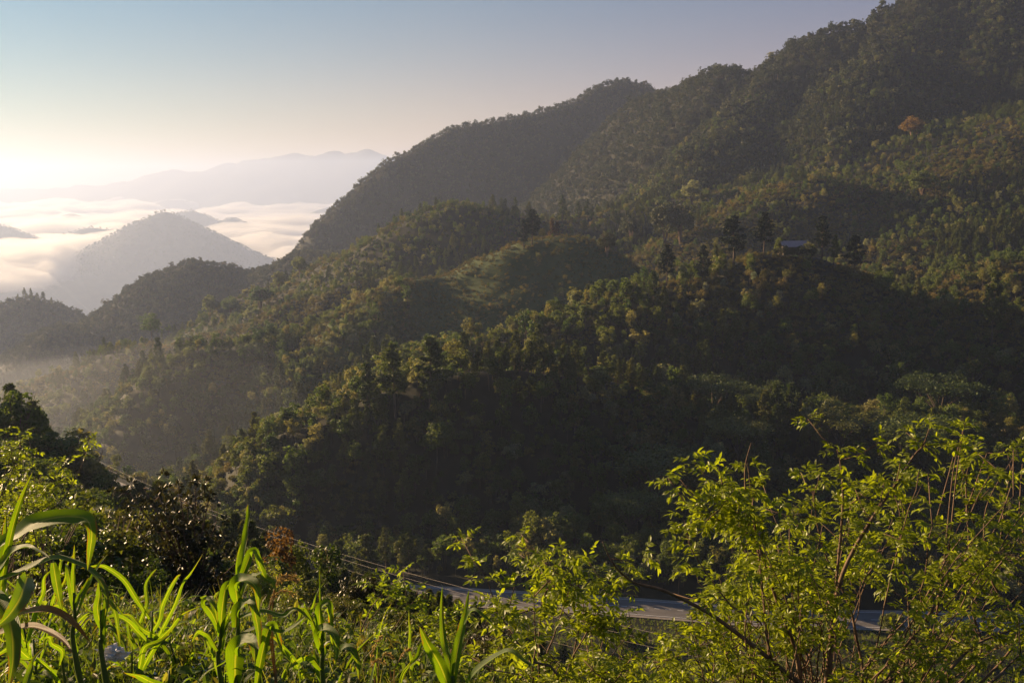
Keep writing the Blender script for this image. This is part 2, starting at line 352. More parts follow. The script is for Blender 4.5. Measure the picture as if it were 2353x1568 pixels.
# ------------------------------------------------------------------ trees for the slopes
def orient(n, k):
    """two unit vectors across each normal, turned at random"""
    a = np.cross(n, k.normal(size=n.shape)); a /= np.linalg.norm(a, axis=1)[:, None] + 1e-9
    return a, np.cross(n, a)
def leaf_quads(c, n, size, k, aspect=0.6):
    a, b = orient(n, k); s = size * k.uniform(0.7, 1.3, (len(c), 1))
    a = a * s; b = b * s * aspect
    return np.stack([c - a, c + b*0.9 - a*0.1, c + a, c - b*0.9 + a*0.1], 1).reshape(-1, 3)
def unit(v): return v / (np.linalg.norm(v, axis=-1, keepdims=True) + 1e-9)
def crown_blob(mb, k, R, z0, z1, nclump, nleaf, leaf, cr=0.3, lump=0.35, fill=0.25):
    """a crown of leaf clumps spread through an uneven egg"""
    cz, hz = (z0+z1)/2, (z1-z0)/2
    ph = k.uniform(0, 6.28, 6)
    for i in range(nclump):
        d = unit(k.normal(size=3)); 
        if d[2] < -0.55: d[2] *= -0.5; d = unit(d)
        az = math.atan2(d[1], d[0])
        lob = 1 + lump * (math.sin(2*az+ph[0]) * 0.5 + math.sin(3*az+ph[1]+2*d[2]) * 0.5)
        rad = (1 - cr*0.7) * lob * (k.uniform(0.75, 1.0) if k.rand() > fill else k.uniform(0.2, 0.8))
        c = np.array([d[0]*R*rad, d[1]*R*rad, cz + d[2]*hz*rad])
        rc = cr * R * k.uniform(0.7, 1.35)
        dd = unit(k.normal(size=(nleaf, 3)) + np.array([d[0]*0.5, d[1]*0.5, 0.45]))
        p = c + dd * rc * k.uniform(0.55, 1.05, (nleaf, 1)) * np.array([1, 1, 0.75])
        mb.quads(leaf_quads(p, unit(dd + 0.6*k.normal(size=dd.shape)), leaf, k))
def trunk_mesh(k, h, r, spread, zfork, nl=5, bend=0.3):
    mb = MB()
    top = np.array([k.normal()*bend, k.normal()*bend, h])
    mid = np.array([k.normal()*bend*0.4, k.normal()*bend*0.4, zfork])
    mb.tube(crom([(0,0,-0.8), (0,0,0.2), mid, top], 8), np.linspace(r, r*0.25, 8), 6)
    for i in range(nl):
        a = 2*math.pi*(i + k.rand()*0.6)/nl; f = k.uniform(0.35, 0.8); b = mid*(1-f*0.5) + top*f*0.5
        e = np.array([math.cos(a)*spread, math.sin(a)*spread, h*k.uniform(0.72, 0.95)])
        mb.tube(crom([b, (b+e)/2 + np.array([0,0,-0.06*h]), e], 6), np.linspace(r*0.5, r*0.12, 6), 5)
    return mb
PROTO = {}
def proto(kind, crown, trunk): PROTO.setdefault(kind, []).append((crown, trunk))
def build_protos():
    for i in range(8):            # broadleaf, 8-10 m
        k = np.random.RandomState(100+i); R = k.uniform(2.3, 4.2); H = k.uniform(6.5, 11); mb = MB()
        crown_blob(mb, k, R, H*0.16, H, 36, 34, 0.30, cr=k.uniform(0.24, 0.36), lump=k.uniform(0.35, 0.7))
        proto('broad', mb.mesh('crown', M_BROAD), trunk_mesh(k, H*0.8, 0.22, R*0.55, H*0.3).mesh('trunk', M_BARK))
    for i in range(3):            # tall narrow broadleaf
        k = np.random.RandomState(140+i); R = k.uniform(2.0, 2.4); H = k.uniform(10, 12); mb = MB()
        crown_blob(mb, k, R, H*0.22, H, 30, 32, 0.27, cr=0.4, lump=0.35)
        proto('tall', mb.mesh('crown', M_BROAD), trunk_mesh(k, H*0.85, 0.2, R*0.5, H*0.4).mesh('trunk', M_BARK))
    for i in range(4):            # pine: whorls of branches ending in needle tufts
        k = np.random.RandomState(200+i); H = k.uniform(14, 17); mb = MB(); tb = MB()
        lean = k.normal(size=2)*0.3
        tb.tube(crom([(0,0,-0.8), (lean[0]*0.3, lean[1]*0.3, H*0.4), (lean[0], lean[1], H*0.97)], 9), np.linspace(0.24, 0.04, 9), 6)
        z = H*k.uniform(0.26, 0.36)
        while z < H*0.985:
            f = (z/H); prof = 0.17*H*(1-max(0, (f-0.42)/0.58)**1.25)*min(1, 0.45+(f-0.25)*2.2)
            for j in range(k.randint(3, 6)):
                a = k.uniform(0, 6.28); l = prof*k.uniform(0.45, 1.15) + 0.25; up = k.uniform(0.05, 0.35)
                e = np.array([lean[0]*f + math.cos(a)*l, lean[1]*f + math.sin(a)*l, z + l*up])
                b = np.array([lean[0]*f, lean[1]*f, z])
                tb.tube([b, (b+e)/2 + (0, 0, -0.04*l), e], [0.06, 0.045, 0.02], 4)
                for q in range(3 + int(l*1.4)):
                    g = k.uniform(0.35, 1.08); c = b*(1-g)+e*g + k.normal(size=3)*(0.22, 0.22, 0.12)
                    nn = 13; dd = unit(k.normal(size=(nn,3)) + (math.cos(a)*0.3, math.sin(a)*0.3, 0.5))
                    p = c + dd*0.30; ax = dd*k.uniform(0.28, 0.42, (nn,1)); sd = unit(np.cross(dd, k.normal(size=(nn,3))))*0.15
                    mb.quads(np.stack([p-ax-sd*0.4, p-ax*0.2+sd, p+ax, p-ax*0.2-sd], 1).reshape(-1,3))
            z += k.uniform(0.5, 0.95)
        proto('pine', mb.mesh('crown', M_PINE), tb.mesh('trunk', M_BARK))
    for i in range(4):            # scrub, 2-4 m, twiggy dome
        k = np.random.RandomState(300+i); R = k.uniform(1.5, 2.2); H = k.uniform(2.4, 3.6); mb = MB()
        crown_blob(mb, k, R, -0.2, H, 20, 26, 0.22, cr=0.34, lump=0.4, fill=0.35)
        tb = MB()
        for j in range(8):
            a = k.uniform(0, 6.28); l = k.uniform(0.6, 1.05)
            tb.tube(crom([(0,0,-0.3), (math.cos(a)*R*0.3*l, math.sin(a)*R*0.3*l, H*0.5), (math.cos(a)*R*0.8*l, math.sin(a)*R*0.8*l, H*l*1.05)], 5), np.linspace(0.06, 0.015, 5), 4)
        proto('scrub', mb.mesh('crown', M_SCRUB), tb.mesh('trunk', M_BARK))
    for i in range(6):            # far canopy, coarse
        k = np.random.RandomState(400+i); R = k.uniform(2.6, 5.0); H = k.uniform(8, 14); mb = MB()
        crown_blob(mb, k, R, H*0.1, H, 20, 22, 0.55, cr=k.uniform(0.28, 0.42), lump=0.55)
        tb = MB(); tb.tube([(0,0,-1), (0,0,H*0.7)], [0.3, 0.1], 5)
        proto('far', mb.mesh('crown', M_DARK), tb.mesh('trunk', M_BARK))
    for i in range(3):            # flat-topped acacia
        k = np.random.RandomState(500+i); H = k.uniform(9, 10.5); mb = MB(); tb = MB(); R = k.uniform(6.0, 7.0)
        base = np.array([0,0,-0.8]); tips = []
        for j in range(9):
            a = 2*math.pi*(j+k.rand()*0.7)/9; rr = R*k.uniform(0.35, 0.85); e = np.array([math.cos(a)*rr, math.sin(a)*rr, H*k.uniform(0.74, 0.97)])
            m1 = np.array([math.cos(a)*rr*0.22, math.sin(a)*rr*0.22, H*0.42])
            tb.tube(crom([base, (0,0,H*0.12), m1, e], 9), np.linspace(0.2, 0.05, 9), 5); tips.append(e)
            for q in range(3):
                e2 = e + np.array([k.normal()*1.5, k.normal()*1.5, k.uniform(0.1, 0.5)]); tb.tube([e*0.7+m1*0.3, e2], [0.06, 0.02], 4); tips.append(e2)
        for e in tips:
            for q in range(4):
                c = e + np.array([k.normal()*0.9, k.normal()*0.9, k.uniform(-0.5, 0.6)])
                nn = 30; p = c + k.normal(size=(nn,3))*(0.7, 0.7, 0.24)
                n = unit(np.array([0,0,1.0]) + 0.45*k.normal(size=(nn,3)))
                mb.quads(leaf_quads(p, n, 0.24, k))
        proto('acacia', mb.mesh('crown', M_PINE), tb.mesh('trunk', M_BARK))
    for i in range(3):            # young pine, bottle-brush leaders
        k = np.random.RandomState(600+i); H = k.uniform(3.5, 5.0); mb = MB(); tb = MB()
        tb.tube([(0,0,-0.4), (0,0,H*0.5), (k.normal()*0.1, k.normal()*0.1, H)], [0.08, 0.05, 0.015], 5)
        z = 0.3
        while z < H:
            f = z/H; l0 = 0.29*H*(1-f)**0.8
            for j in range(7):
                a = k.uniform(0, 6.28); l = l0*k.uniform(0.6, 1.1)+0.06; e = np.array([math.cos(a)*l, math.sin(a)*l, min(z + l*0.75, H)]); b = np.array([0,0,z])
                tb.tube([b, e], [0.025, 0.012], 4)
                for g in np.linspace(0.25, 1.0, 3 + int(l*4)):
                    c = b*(1-g)+e*g; nn = 13; dd = unit(k.normal(size=(nn,3)) + unit(e-b)*0.8 + (0,0,0.4)); s = k.uniform(0.16, 0.26, (nn,1))
                    p = c + dd*s*0.8; sd = unit(np.cross(dd, k.normal(size=(nn,3))))*0.055
                    mb.quads(np.stack([p-dd*s-sd*0.4, p+sd, p+dd*s, p-sd], 1).reshape(-1,3))
            z += 0.32
        proto('young', mb.mesh('crown', M_PINE), tb.mesh('trunk', M_BARK))
build_protos()

def scatter(name, pts, rotz, scl, idx, protos, label, tilt=None, cat=None):
    """one stuff object: instances of the prototypes on points"""
    pc = bpy.data.collections.new(name + '_sources')
    for i, parts in enumerate(protos):
        me = bpy.data.meshes.new('%s_source' % name)
        V = []; F = []; MI = []; o = 0; mats = []
        for p in parts:
            n = len(p.vertices); v = np.empty(n*3, np.float32); p.vertices.foreach_get('co', v); V.append(v.reshape(-1,3))
            F.extend([tuple(x+o for x in q.vertices) for q in p.polygons]); mats.append(p.materials[0]); MI.extend([len(mats)-1]*len(p.polygons)); o += n
        me.from_pydata(np.concatenate(V).tolist(), [], F)
        for m in mats: me.materials.append(m)
        me.polygons.foreach_set('material_index', np.array(MI, np.int32)); me.update()
        ob = bpy.data.objects.new('%s_source_%02d' % (name, i), me); pc.objects.link(ob)
    me = bpy.data.meshes.new(name); me.from_pydata(np.asarray(pts).tolist(), [], [])
    n = len(pts); rot = np.zeros((n,3), np.float32); rot[:,2] = rotz
    if tilt is not None: rot[:, :2] = tilt
    a = me.attributes.new('rot', 'FLOAT_VECTOR', 'POINT'); a.data.foreach_set('vector', rot.ravel())
    a = me.attributes.new('scl', 'FLOAT', 'POINT'); a.data.foreach_set('value', np.asarray(scl, np.float32))
    a = me.attributes.new('idx', 'INT', 'POINT'); a.data.foreach_set('value', np.asarray(idx, np.int32))
    o = link(name, me); tag(o, label, cat, kind='stuff')
    g = bpy.data.node_groups.new(name, 'GeometryNodeTree')
    g.interface.new_socket('Geometry', in_out='INPUT', socket_type='NodeSocketGeometry'); g.interface.new_socket('Geometry', in_out='OUTPUT', socket_type='NodeSocketGeometry')
    gi = g.nodes.new('NodeGroupInput'); go = g.nodes.new('NodeGroupOutput')
    ip = g.nodes.new('GeometryNodeInstanceOnPoints'); ci = g.nodes.new('GeometryNodeCollectionInfo')
    ci.inputs['Collection'].default_value = pc; ci.inputs['Separate Children'].default_value = True; ci.inputs['Reset Children'].default_value = True
    ip.inputs['Pick Instance'].default_value = True
    def attr(nm, ty):
        q = g.nodes.new('GeometryNodeInputNamedAttribute'); q.data_type = ty; q.inputs[0].default_value = nm
        return [s for s in q.outputs if s.enabled and s.name == 'Attribute'][0]
    g.links.new(gi.outputs[0], ip.inputs['Points']); g.links.new(ci.outputs[0], ip.inputs['Instance'])
    g.links.new(attr('idx', 'INT'), ip.inputs['Instance Index']); g.links.new(attr('rot', 'FLOAT_VECTOR'), ip.inputs['Rotation']); g.links.new(attr('scl', 'FLOAT'), ip.inputs['Scale'])
    g.links.new(ip.outputs[0], go.inputs[0])
    md = o.modifiers.new('scatter', 'NODES'); md.node_group = g
    return o
def jitter_points(y0, y1, sp, k, xlim=0.66):
    xs = np.arange(-y1*xlim, y1*xlim, sp); ys = np.arange(y0, y1, sp)
    X, Y = np.meshgrid(xs, ys); X = X + k.uniform(-1.2, 1.2, X.shape)*sp; Y = Y + k.uniform(-1.2, 1.2, Y.shape)*sp
    X, Y = X.ravel(), Y.ravel(); m = np.abs(X) < xlim*Y; return X[m], Y[m]
# ------------------------------------------------------------------ forest
def plant_forest():
    k = np.random.RandomState(11)
    zones = [(185, 660, 3.7), (660, 1060, 4.4)]
    XS, YS = [], []
    for a, b, s in zones:
        x, y = jitter_points(a, b, s, k); XS.append(x); YS.append(y)
    x = np.concatenate(XS); y = np.concatenate(YS); z = ground_z(x, y)
    ok = seen(x, y, z + 11, 0.012); x, y, z = x[ok], y[ok], z[ok]
    ow = owner(x, y)
    nm = np.array(NAMES + ['ground'])[ow]
    n1 = fbm(x/60+5, y/60, 3); n2 = fbm(x/35+50, y/35+9, 3); n3 = k.rand(len(x))
    mound = (nm == 'mound') & (x/y > -0.10)
    road = road_dist(x, y) < 7.5
    open_ = (n1 > 0.56)                       # scrubby patches
    kind = np.where(n3 < 0.80, 'broad', 'tall').astype(object)
    kind[(n2 > 0.60) & (n3 < 0.6)] = 'pine'
    kind[open_ & (n3 < 0.72)] = 'scrub'
    kind[mound & (n3 < 0.97)] = 'scrub'
    yr = np.interp(x, ROAD[np.argsort(ROAD[:,0]),0], ROAD[np.argsort(ROAD[:,0]),1]); keep = (~road) & ((y > yr + 6) | (x < -30))
    return x[keep], y[keep], z[keep], kind[keep], ow[keep]
FX, FY, FZ, FK, FO = plant_forest()
HF = {}
for k_ in PROTO: HF[k_] = [max(v.co.z for v in c.vertices) for c, t in PROTO[k_]]
kk = np.random.RandomState(21); SC = {'broad': 0.72, 'tall': 0.62, 'pine': 0.62, 'scrub': 1.0}
MARKS = [P(px, 580, D) for px, D in ((1222, 598), (1203, 596), (1690, 456), (1758, 456), (1822, 450), (1822, 438), (1893, 458), (1918, 454), (1968, 450), (1533, 450), (1616, 446))]
_k = np.ones(len(FX), bool)
for q in MARKS: _k &= ~((np.abs(FX - q.x*FY/q.y) < 5.5) & (FY > q.y - 26) & (FY < q.y + 30) & (FK != 'scrub'))
FX, FY, FZ, FK, FO = FX[_k], FY[_k], FZ[_k], FK[_k], FO[_k]
FS = np.where(FY > 660, 0.85, 1.0) * np.array([SC[a] for a in FK]) * np.clip(kk.lognormal(-0.06, 0.32, len(FX)), 0.45, 1.9)
FS[(FO == 8) & (FX/FY > -0.10)] *= 0.5
FR = kk.uniform(0, 6.28, len(FX)); FI = np.array([kk.randint(0, len(PROTO[a])) for a in FK])
FH = np.array([HF[a][i] for a, i in zip(FK, FI)]) * FS
WHERE = {4: 'on the long slope under the high mountain', 5: 'on the dark knoll behind the pine-topped hill', 6: 'on the slope at the right edge',
 7: 'on the hill with the tin-roofed house', 8: 'on the round grassy mound', 9: 'on the wooded ridge below the big mountain', 10: 'on the hazy hill beside the gap to the clouds',
 11: 'on the bluish hill at the left edge', 12: 'on the low hazy rise at the left edge', 13: 'on the long spur running down to the left', 14: 'on the steep-ended ridge above the hazy gorge',
 15: 'on the big dark hill above the road', 16: 'on the hilltop around the tin-roofed house', 17: 'on the brushy ledge right of the big dark hill', 18: 'on the shaded slope at the lower left', 19: 'on the steep-ended ridge above the hazy gorge', 20: 'on the big dark hill above the road'}
def thing_tree(kind, i, loc, rz, scale, name, label, group=None, cat='tree', mats=None):
    c, t = PROTO[kind][i % len(PROTO[kind])]
    r = empty(name, loc, label, cat, group); r.rotation_euler = (0, 0, rz)
    r.scale = (scale,)*3 if not hasattr(scale, '__len__') else scale
    link('trunk', t, r); o = link('crown', c, r)
    if mats:
        o.material_slots[0].link = 'OBJECT'; o.material_slots[0].material = mats
    return r
SOLO = np.zeros(len(FX), bool)
PXs = 1176 + FX/FY*FPX*math.cos(PITCH)
for kind, nmax, nm, adj in (('broad', 220, 'broadleaf_tree', 'rounded green broadleaf tree'), ('tall', 60, 'broadleaf_tree', 'tall narrow broadleaf tree'), ('pine', 120, 'pine_tree', 'dark pine tree'), ('scrub', 200, 'scrub_bush', 'brownish low scrub bush')):
    m = (FK == kind) & (np.abs(FX/FY) < 0.52) & seen(FX, FY, FZ + FH*0.7, 0.0)
    sz = np.where(m, FH/FY, 0); best = np.argsort(-sz)[:nmax]
    for i in best:
        if sz[i] <= 0: continue
        SOLO[i] = True; wh = WHERE.get(int(FO[i]), 'beside the valley road')
        thing_tree(kind, FI[i], (FX[i], FY[i], FZ[i]), FR[i], FS[i], nm, adj + ' ' + wh, adj + 's ' + wh, 'bush' if kind == 'scrub' else 'tree')
for kind, lab in (('broad', 'dense broadleaf forest covering the hills'), ('tall', 'taller narrow trees in the forest'), ('pine', 'pines among the forest'), ('scrub', 'brownish scrub on the open slopes')):
    m = (FK == kind) & ~SOLO
    scatter({'broad':'forest','tall':'tall_forest','pine':'pine_woods','scrub':'undergrowth'}[kind], np.stack([FX[m], FY[m], FZ[m]], 1), FR[m], FS[m], FI[m], PROTO[kind], lab)
# low scrub between the trees of the hills
x, y = jitter_points(225, 800, 2.3, kk); z = ground_z(x, y); ow = owner(x, y)
ok = seen(x, y, z+2.5, 0.004) & (road_dist(x, y) > 7) & ((fbm(x/60+5, y/60, 3) > 0.50) | ((ow == 8) & (kk.rand(len(x)) < 0.35))) & (ow >= 0); x, y, z, ow = x[ok], y[ok], z[ok], ow[ok]
scatter('scrub_cover', np.stack([x, y, z], 1), kk.uniform(0, 6.28, len(x)), kk.uniform(0.3, 0.75, len(x)) * np.where(ow == 8, 0.6, 1), kk.randint(0, 4, len(x)), PROTO['scrub'], 'low brownish scrub growing over the open slopes')
print('scrub', len(x))
# mountain forest
x, y = jitter_points(880, 1900, 4.4, kk); z = ground_z(x, y); ow = owner(x, y)
ok = seen(x, y, z+11, 0.01) & (np.array([NAMES[i] == 'mountain' if i >= 0 else False for i in ow]) | (y > 1060)); x, y, z = x[ok], y[ok], z[ok]; n = len(x)
print('forest', len(FX), 'mountain', n)
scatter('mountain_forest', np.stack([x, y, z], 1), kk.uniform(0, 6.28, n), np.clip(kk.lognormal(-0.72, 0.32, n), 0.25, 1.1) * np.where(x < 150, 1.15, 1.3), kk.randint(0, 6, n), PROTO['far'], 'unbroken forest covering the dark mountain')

# trees of the far hills that stand out of the fog
x = kk.uniform(-3900, -330, 34000); y = kk.uniform(5000, 9700, 34000); z = ground_z(x, y); r = np.hypot(x, y)
ok = seen(x, y, z + 12, 0.004) & (np.abs(x/y) < 0.56) & (z > -570); x, y, z = x[ok], y[ok], z[ok]; n = len(x); print('far', n)
scatter('distant_forest', np.stack([x, y, z], 1), kk.uniform(0, 6.28, n), np.clip(kk.lognormal(0.25, 0.35, n), 0.6, 2.2), kk.randint(0, 6, n), PROTO['far'], 'distant forest on the hazy hills that rise from the fog')

# ------------------------------------------------------------------ sea of fog in the far valley
def fog_sea():
    th = np.radians(np.linspace(-42, 12, 170)); r = np.geomspace(4680, 22500, 190)
    R, T = np.meshgrid(r, th, indexing='ij'); X = R*np.sin(T); Y = R*np.cos(T); PX = 1176 + FPX*np.tan(T)
    start = np.interp(PX, [0, 110, 300, 560, 650, 740], [4750, 4950, 6780, 6780, 5900, 5840])
    edge = smoothstep(0, 1760, R - start)
    Z = -416 + 280*(fbm(X/800, Y/480, 6) - 0.5) * (0.55 + R/16000) - 320*(1-edge)
    n = len(r); m = len(th); B = np.minimum(np.full_like(Z, -570), Z - 1)
    V = np.concatenate([np.stack([X,Y,Z],-1).reshape(-1,3), np.stack([X,Y,B],-1).reshape(-1,3)]); N = n*m; F = []
    for i in range(n-1):
        for j in range(m-1):
            a = i*m+j; F.append((a, a+1, a+m+1, a+m)); F.append((N+a, N+a+m, N+a+m+1, N+a+1))
    for j in range(m-1):
        F.append((j, N+j, N+j+1, j+1)); a = (n-1)*m+j; F.append((a, a+1, N+a+1, N+a))
    for i in range(n-1):
        a = i*m; F.append((a, a+m, N+a+m, N+a)); a = i*m+m-1; F.append((a, N+a, N+a+m, a+m))
    me = bpy.data.meshes.new('fog'); me.from_pydata(V.tolist(), [], F)
    o = link('fog', me); tag(o, 'pale sea of fog lying in the far valley', kind='stuff')
    m_, t, out = nodes('fog_vapour'); pv = t.nodes.new('ShaderNodeVolumePrincipled')
    pv.inputs['Color'].default_value = (0.98, 0.97, 0.96, 1); pv.inputs['Density'].default_value = 0.007; pv.inputs['Anisotropy'].default_value = 0.55
    t.links.new(pv.outputs[0], out.inputs['Volume']); me.materials.append(m_)
fog_sea()

# ------------------------------------------------------------------ morning mist lying in the gorge on the left
def gorge_mist():
    th = np.radians(np.linspace(-36, -7, 60)); r = np.geomspace(290, 1150, 60); R, T = np.meshgrid(r, th, indexing='ij'); X = R*np.sin(T); Y = R*np.cos(T)
    G = ground_z(X, Y); f = smoothstep(290, 420, R) * smoothstep(1150, 800, R) * smoothstep(math.radians(-7), math.radians(-15), T)
    Z = np.minimum(-58 - 0.11*(R - 300) + 50*(fbm(X/150, Y/150, 4) - 0.5), 0); B = np.minimum(G - 25, Z) - 12; Z = B + 2 + (Z - B - 2)*f
    n, m = R.shape; V = np.concatenate([np.stack([X,Y,Z],-1).reshape(-1,3), np.stack([X,Y,B],-1).reshape(-1,3)]); N = n*m; F = []
    for i in range(n-1):
        for j in range(m-1):
            a = i*m+j; F.append((a, a+1, a+m+1, a+m)); F.append((N+a, N+a+m, N+a+m+1, N+a+1))
    for j in range(m-1):
        F.append((j, N+j, N+j+1, j+1)); a = (n-1)*m+j; F.append((a, a+m*0+1, N+a+1, N+a)[::1])
    for i in range(n-1):
        a = i*m; F.append((a, a+m, N+a+m, N+a)); a = i*m+m-1; F.append((a, N+a, N+a+m, a+m))
    me = bpy.data.meshes.new('mist'); me.from_pydata(V.tolist(), [], F); o = link('mist', me); tag(o, 'thin morning mist lying in the gorge between the left spurs', kind='stuff')
    m_, t, out = nodes('gorge_mist'); pv = t.nodes.new('ShaderNodeVolumePrincipled')
    pv.inputs['Color'].default_value = (0.80, 0.86, 0.95, 1); pv.inputs['Density'].default_value = 0.00026; pv.inputs['Anisotropy'].default_value = 0.45
    t.links.new(pv.outputs[0], out.inputs['Volume']); me.materials.append(m_)
gorge_mist()
# ------------------------------------------------------------------ road
def px_ground(px, py, dmin=3.0, dmax=1400):
    """first ground point on the ray through a photo position"""
    d = np.geomspace(dmin, dmax, 3000); p = P(px, py, 1.0)
    g = ground_z(p.x*d, d); k = np.nonzero(p.z*d < g)[0]
    D = d[k[0]] if len(k) else dmax
    return np.array([p.x*D, D, p.z*D])
def ground_at(px, D):
    p = P(px, 784, D); return np.array([p.x, D, float(ground_z(p.x, D))])
def ribbon(name, mat, off0, off1, lift, dash=None):
    mb = MB(); n = len(ROAD); T = np.gradient(ROAD, axis=0); T[:, 2] = 0; T = unit(T); N = np.stack([-T[:,1], T[:,0], 0*T[:,0]], -1)
    a = ROAD + N*off0 + (0,0,lift); b = ROAD + N*off1 + (0,0,lift)
    for i in range(n-1):
        if dash and i % dash: continue
        mb.add([a[i], a[i+1], b[i+1], b[i]], [(0,3,2,1)])
    o = link(name, mb.mesh(name, mat)); tag(o, kind='structure'); return o
M_ROAD = plain_mat('worn_grey_asphalt', (0.13, 0.12, 0.11), (0.19, 0.175, 0.16), scale=0.6, stretch=(0.25, 1, 1))
M_SHOULDER = plain_mat('pale_gravel', (0.24, 0.21, 0.18), (0.34, 0.30, 0.25), scale=1.5)
M_WHITE = plain_mat('white_paint', (0.6, 0.6, 0.58), (0.8, 0.8, 0.78), scale=2)
ribbon('road_verge', M_SHOULDER, -5.2, 5.2, 0.06); ribbon('road', M_ROAD, -4.2, 4.2, 0.10)
ribbon('road_markings', M_WHITE, 3.75, 3.9, 0.115); ribbon('road_markings', M_WHITE, -3.9, -3.75, 0.115); ribbon('road_markings', M_WHITE, -0.07, 0.07, 0.115, 2)

# ------------------------------------------------------------------ near plants: prototypes
def leaflets(p, d, n, l, w, fold=0.25, droop=0.25):
    """folded oval leaflets: base p, direction d, upper side n"""
    d = unit(d); s = unit(np.cross(d, n)); n = np.cross(s, d)
    l = np.asarray(l).reshape(-1,1); w = np.asarray(w).reshape(-1,1)
    m1 = p + d*l*0.36 - n*l*0.02; m2 = p + d*l*0.7 - n*l*droop*0.45; tip = p + d*l - n*l*droop
    up = n*w*fold
    L1 = p + d*l*0.28 + s*w*0.85 + up; L2 = p + d*l*0.62 + s*w*0.9 + up - n*l*droop*0.35
    R1 = p + d*l*0.28 - s*w*0.85 + up; R2 = p + d*l*0.62 - s*w*0.9 + up - n*l*droop*0.35
    V = np.stack([p, m1, m2, tip, L1, L2, R1, R2], 1)
    F = [(0,4,1),(1,4,5,2),(2,5,3),(0,1,6),(1,2,7,6),(2,3,7)]
    return V, F
def add_leaflets(mb, *a, **k):
    V, F = leaflets(*a, **k); N = len(V); o = mb.n
    mb.v.append(V.reshape(-1,3)); mb.uv.append(np.zeros((N*8,2))); mb.n += N*8
    for i in range(N): mb.f.extend([tuple(o+i*8+q for q in f) for f in F])
def compound_cluster(mb, k, tip, axis, n_leaf, size, pairs=3, spread=0.9):
    """a spray of pinnate leaves round a twig end"""
    axis = unit(np.asarray(axis, float)); pp, dd, nn, ll, ww = [], [], [], [], []
    a0 = unit(np.cross(axis, (0.3, 0.5, 0.81))); b0 = np.cross(axis, a0)
    for i in range(n_leaf):
        an = 2.4*i + k.uniform(-0.5, 0.5); out = a0*math.cos(an) + b0*math.sin(an)
        d = unit(axis*k.uniform(0.15, 0.9) + out*spread + (0,0,0.15)); L = size*k.uniform(1.6, 2.6)
        base = tip - axis*k.uniform(0, 0.9)*size
        up = unit(np.array([0,0,1.0]) + 0.35*k.normal(size=3)); side = unit(np.cross(d, up))
        for j in range(pairs*2+1):
            if j == pairs*2: t = 1.0; q = d
            else: t = 0.35 + 0.6*(j//2)/max(pairs-1,1)*0.95; q = unit(d*0.55 + side*(1 if j % 2 else -1)*0.85)
            pos = base + d*L*t - np.array([0,0,1])*L*0.30*t*t
            pp.append(pos); dd.append(q + np.array([0,0,-0.35*t]) + 0.12*k.normal(size=3)); nn.append(up + 0.3*k.normal(size=3)); l = size*k.uniform(0.75, 1.15); ll.append(l); ww.append(l*0.23)
    add_leaflets(mb, np.array(pp), np.array(dd), unit(np.array(nn)), np.array(ll), np.array(ww))
def bush_proto(kind, i, H, R, nclump, nleaf, leaf, mat, trans=None):
    k = np.random.RandomState(700 + i*13 + len(kind)); mb = MB(); tb = MB()
    crown_blob(mb, k, R, H*0.12, H, nclump, nleaf, leaf, cr=0.27, lump=0.45, fill=0.4)
    for j in range(9):
        a = k.uniform(0, 6.28); l = k.uniform(0.5, 1.0)
        tb.tube(crom([(0,0,-0.4), (math.cos(a)*R*0.25*l, math.sin(a)*R*0.25*l, H*0.45), (math.cos(a)*R*0.8*l, math.sin(a)*R*0.8*l, H*(0.7+0.3*l))], 6), np.linspace(0.035*H/2, 0.008, 6), 5)
    proto(kind, mb.mesh('crown', mat), tb.mesh('trunk', M_TWIG))
for i in range(4): bush_proto('bush', i, 2.6, 1.25, 62, 46, 0.075, M_BUSH)
for i in range(2): bush_proto('tree_near', i, 8.0, 2.6, 80, 60, 0.19, M_BROAD)
def leafy_proto(i):
    """upright leafy shrub: several whippy stems with sprays of pinnate leaves"""
    k = np.random.RandomState(900+i); mb = MB(); tb = MB(); H = 2.0
    for s in range(9):
        a = k.uniform(0, 6.28); l = k.uniform(0.1, 0.75); h = H*k.uniform(0.6, 1.0)
        e = np.array([math.cos(a)*l, math.sin(a)*l, h]); path = crom([(math.cos(a)*0.05, math.sin(a)*0.05, -0.3), (math.cos(a)*l*0.3, math.sin(a)*l*0.3, h*0.5), e], 9)
        tb.tube(path, np.linspace(0.016, 0.005, 9), 5)
        for t in (8, 7, 6, 5, 4):
            if k.rand() < 0.85: compound_cluster(mb, k, path[t] + k.normal(size=3)*0.05, path[t]-path[t-1] + k.normal(size=3)*0.1, k.randint(3, 6), 0.085)
            if k.rand() < 0.6:
                q = path[t] + np.array([k.normal()*0.22, k.normal()*0.22, k.uniform(0.05, 0.25)]); tb.tube([path[t], q], [0.006, 0.003], 4)
                compound_cluster(mb, k, q, q-path[t], k.randint(3, 6), 0.08)
    proto('leafy', mb.mesh('crown', M_LIME), tb.mesh('trunk', M_TWIG))
for i in range(4): leafy_proto(i)
for k_ in PROTO: HF[k_] = [max(v.co.z for v in c.vertices) for c, t in PROTO[k_]]
def put(kind, i, px, D, h, name, label, group=None, cat='tree', mats=None, wide=1.0, rz=None, loc=None, sink=0.0):
    """a plant of height h standing on the ground D metres ahead in photo column px"""
    g = ground_at(px, D) if loc is None else loc
    s = h / HF[kind][i % len(HF[kind])]
    return thing_tree(kind, i, (g[0], g[1], g[2]-sink), random.uniform(0, 6.28) if rz is None else rz, (s*wide, s*wide, s), name, label, group, cat, mats)
def put_top(kind, i, px, pytop, D, *a, **k):
    """the same with the height read from where its top shows in the photo"""
    g = ground_at(px, D); h = P(px, pytop, D).z - g[2]
    return put(kind, i, px, D, max(h, 0.4), *a, **k)

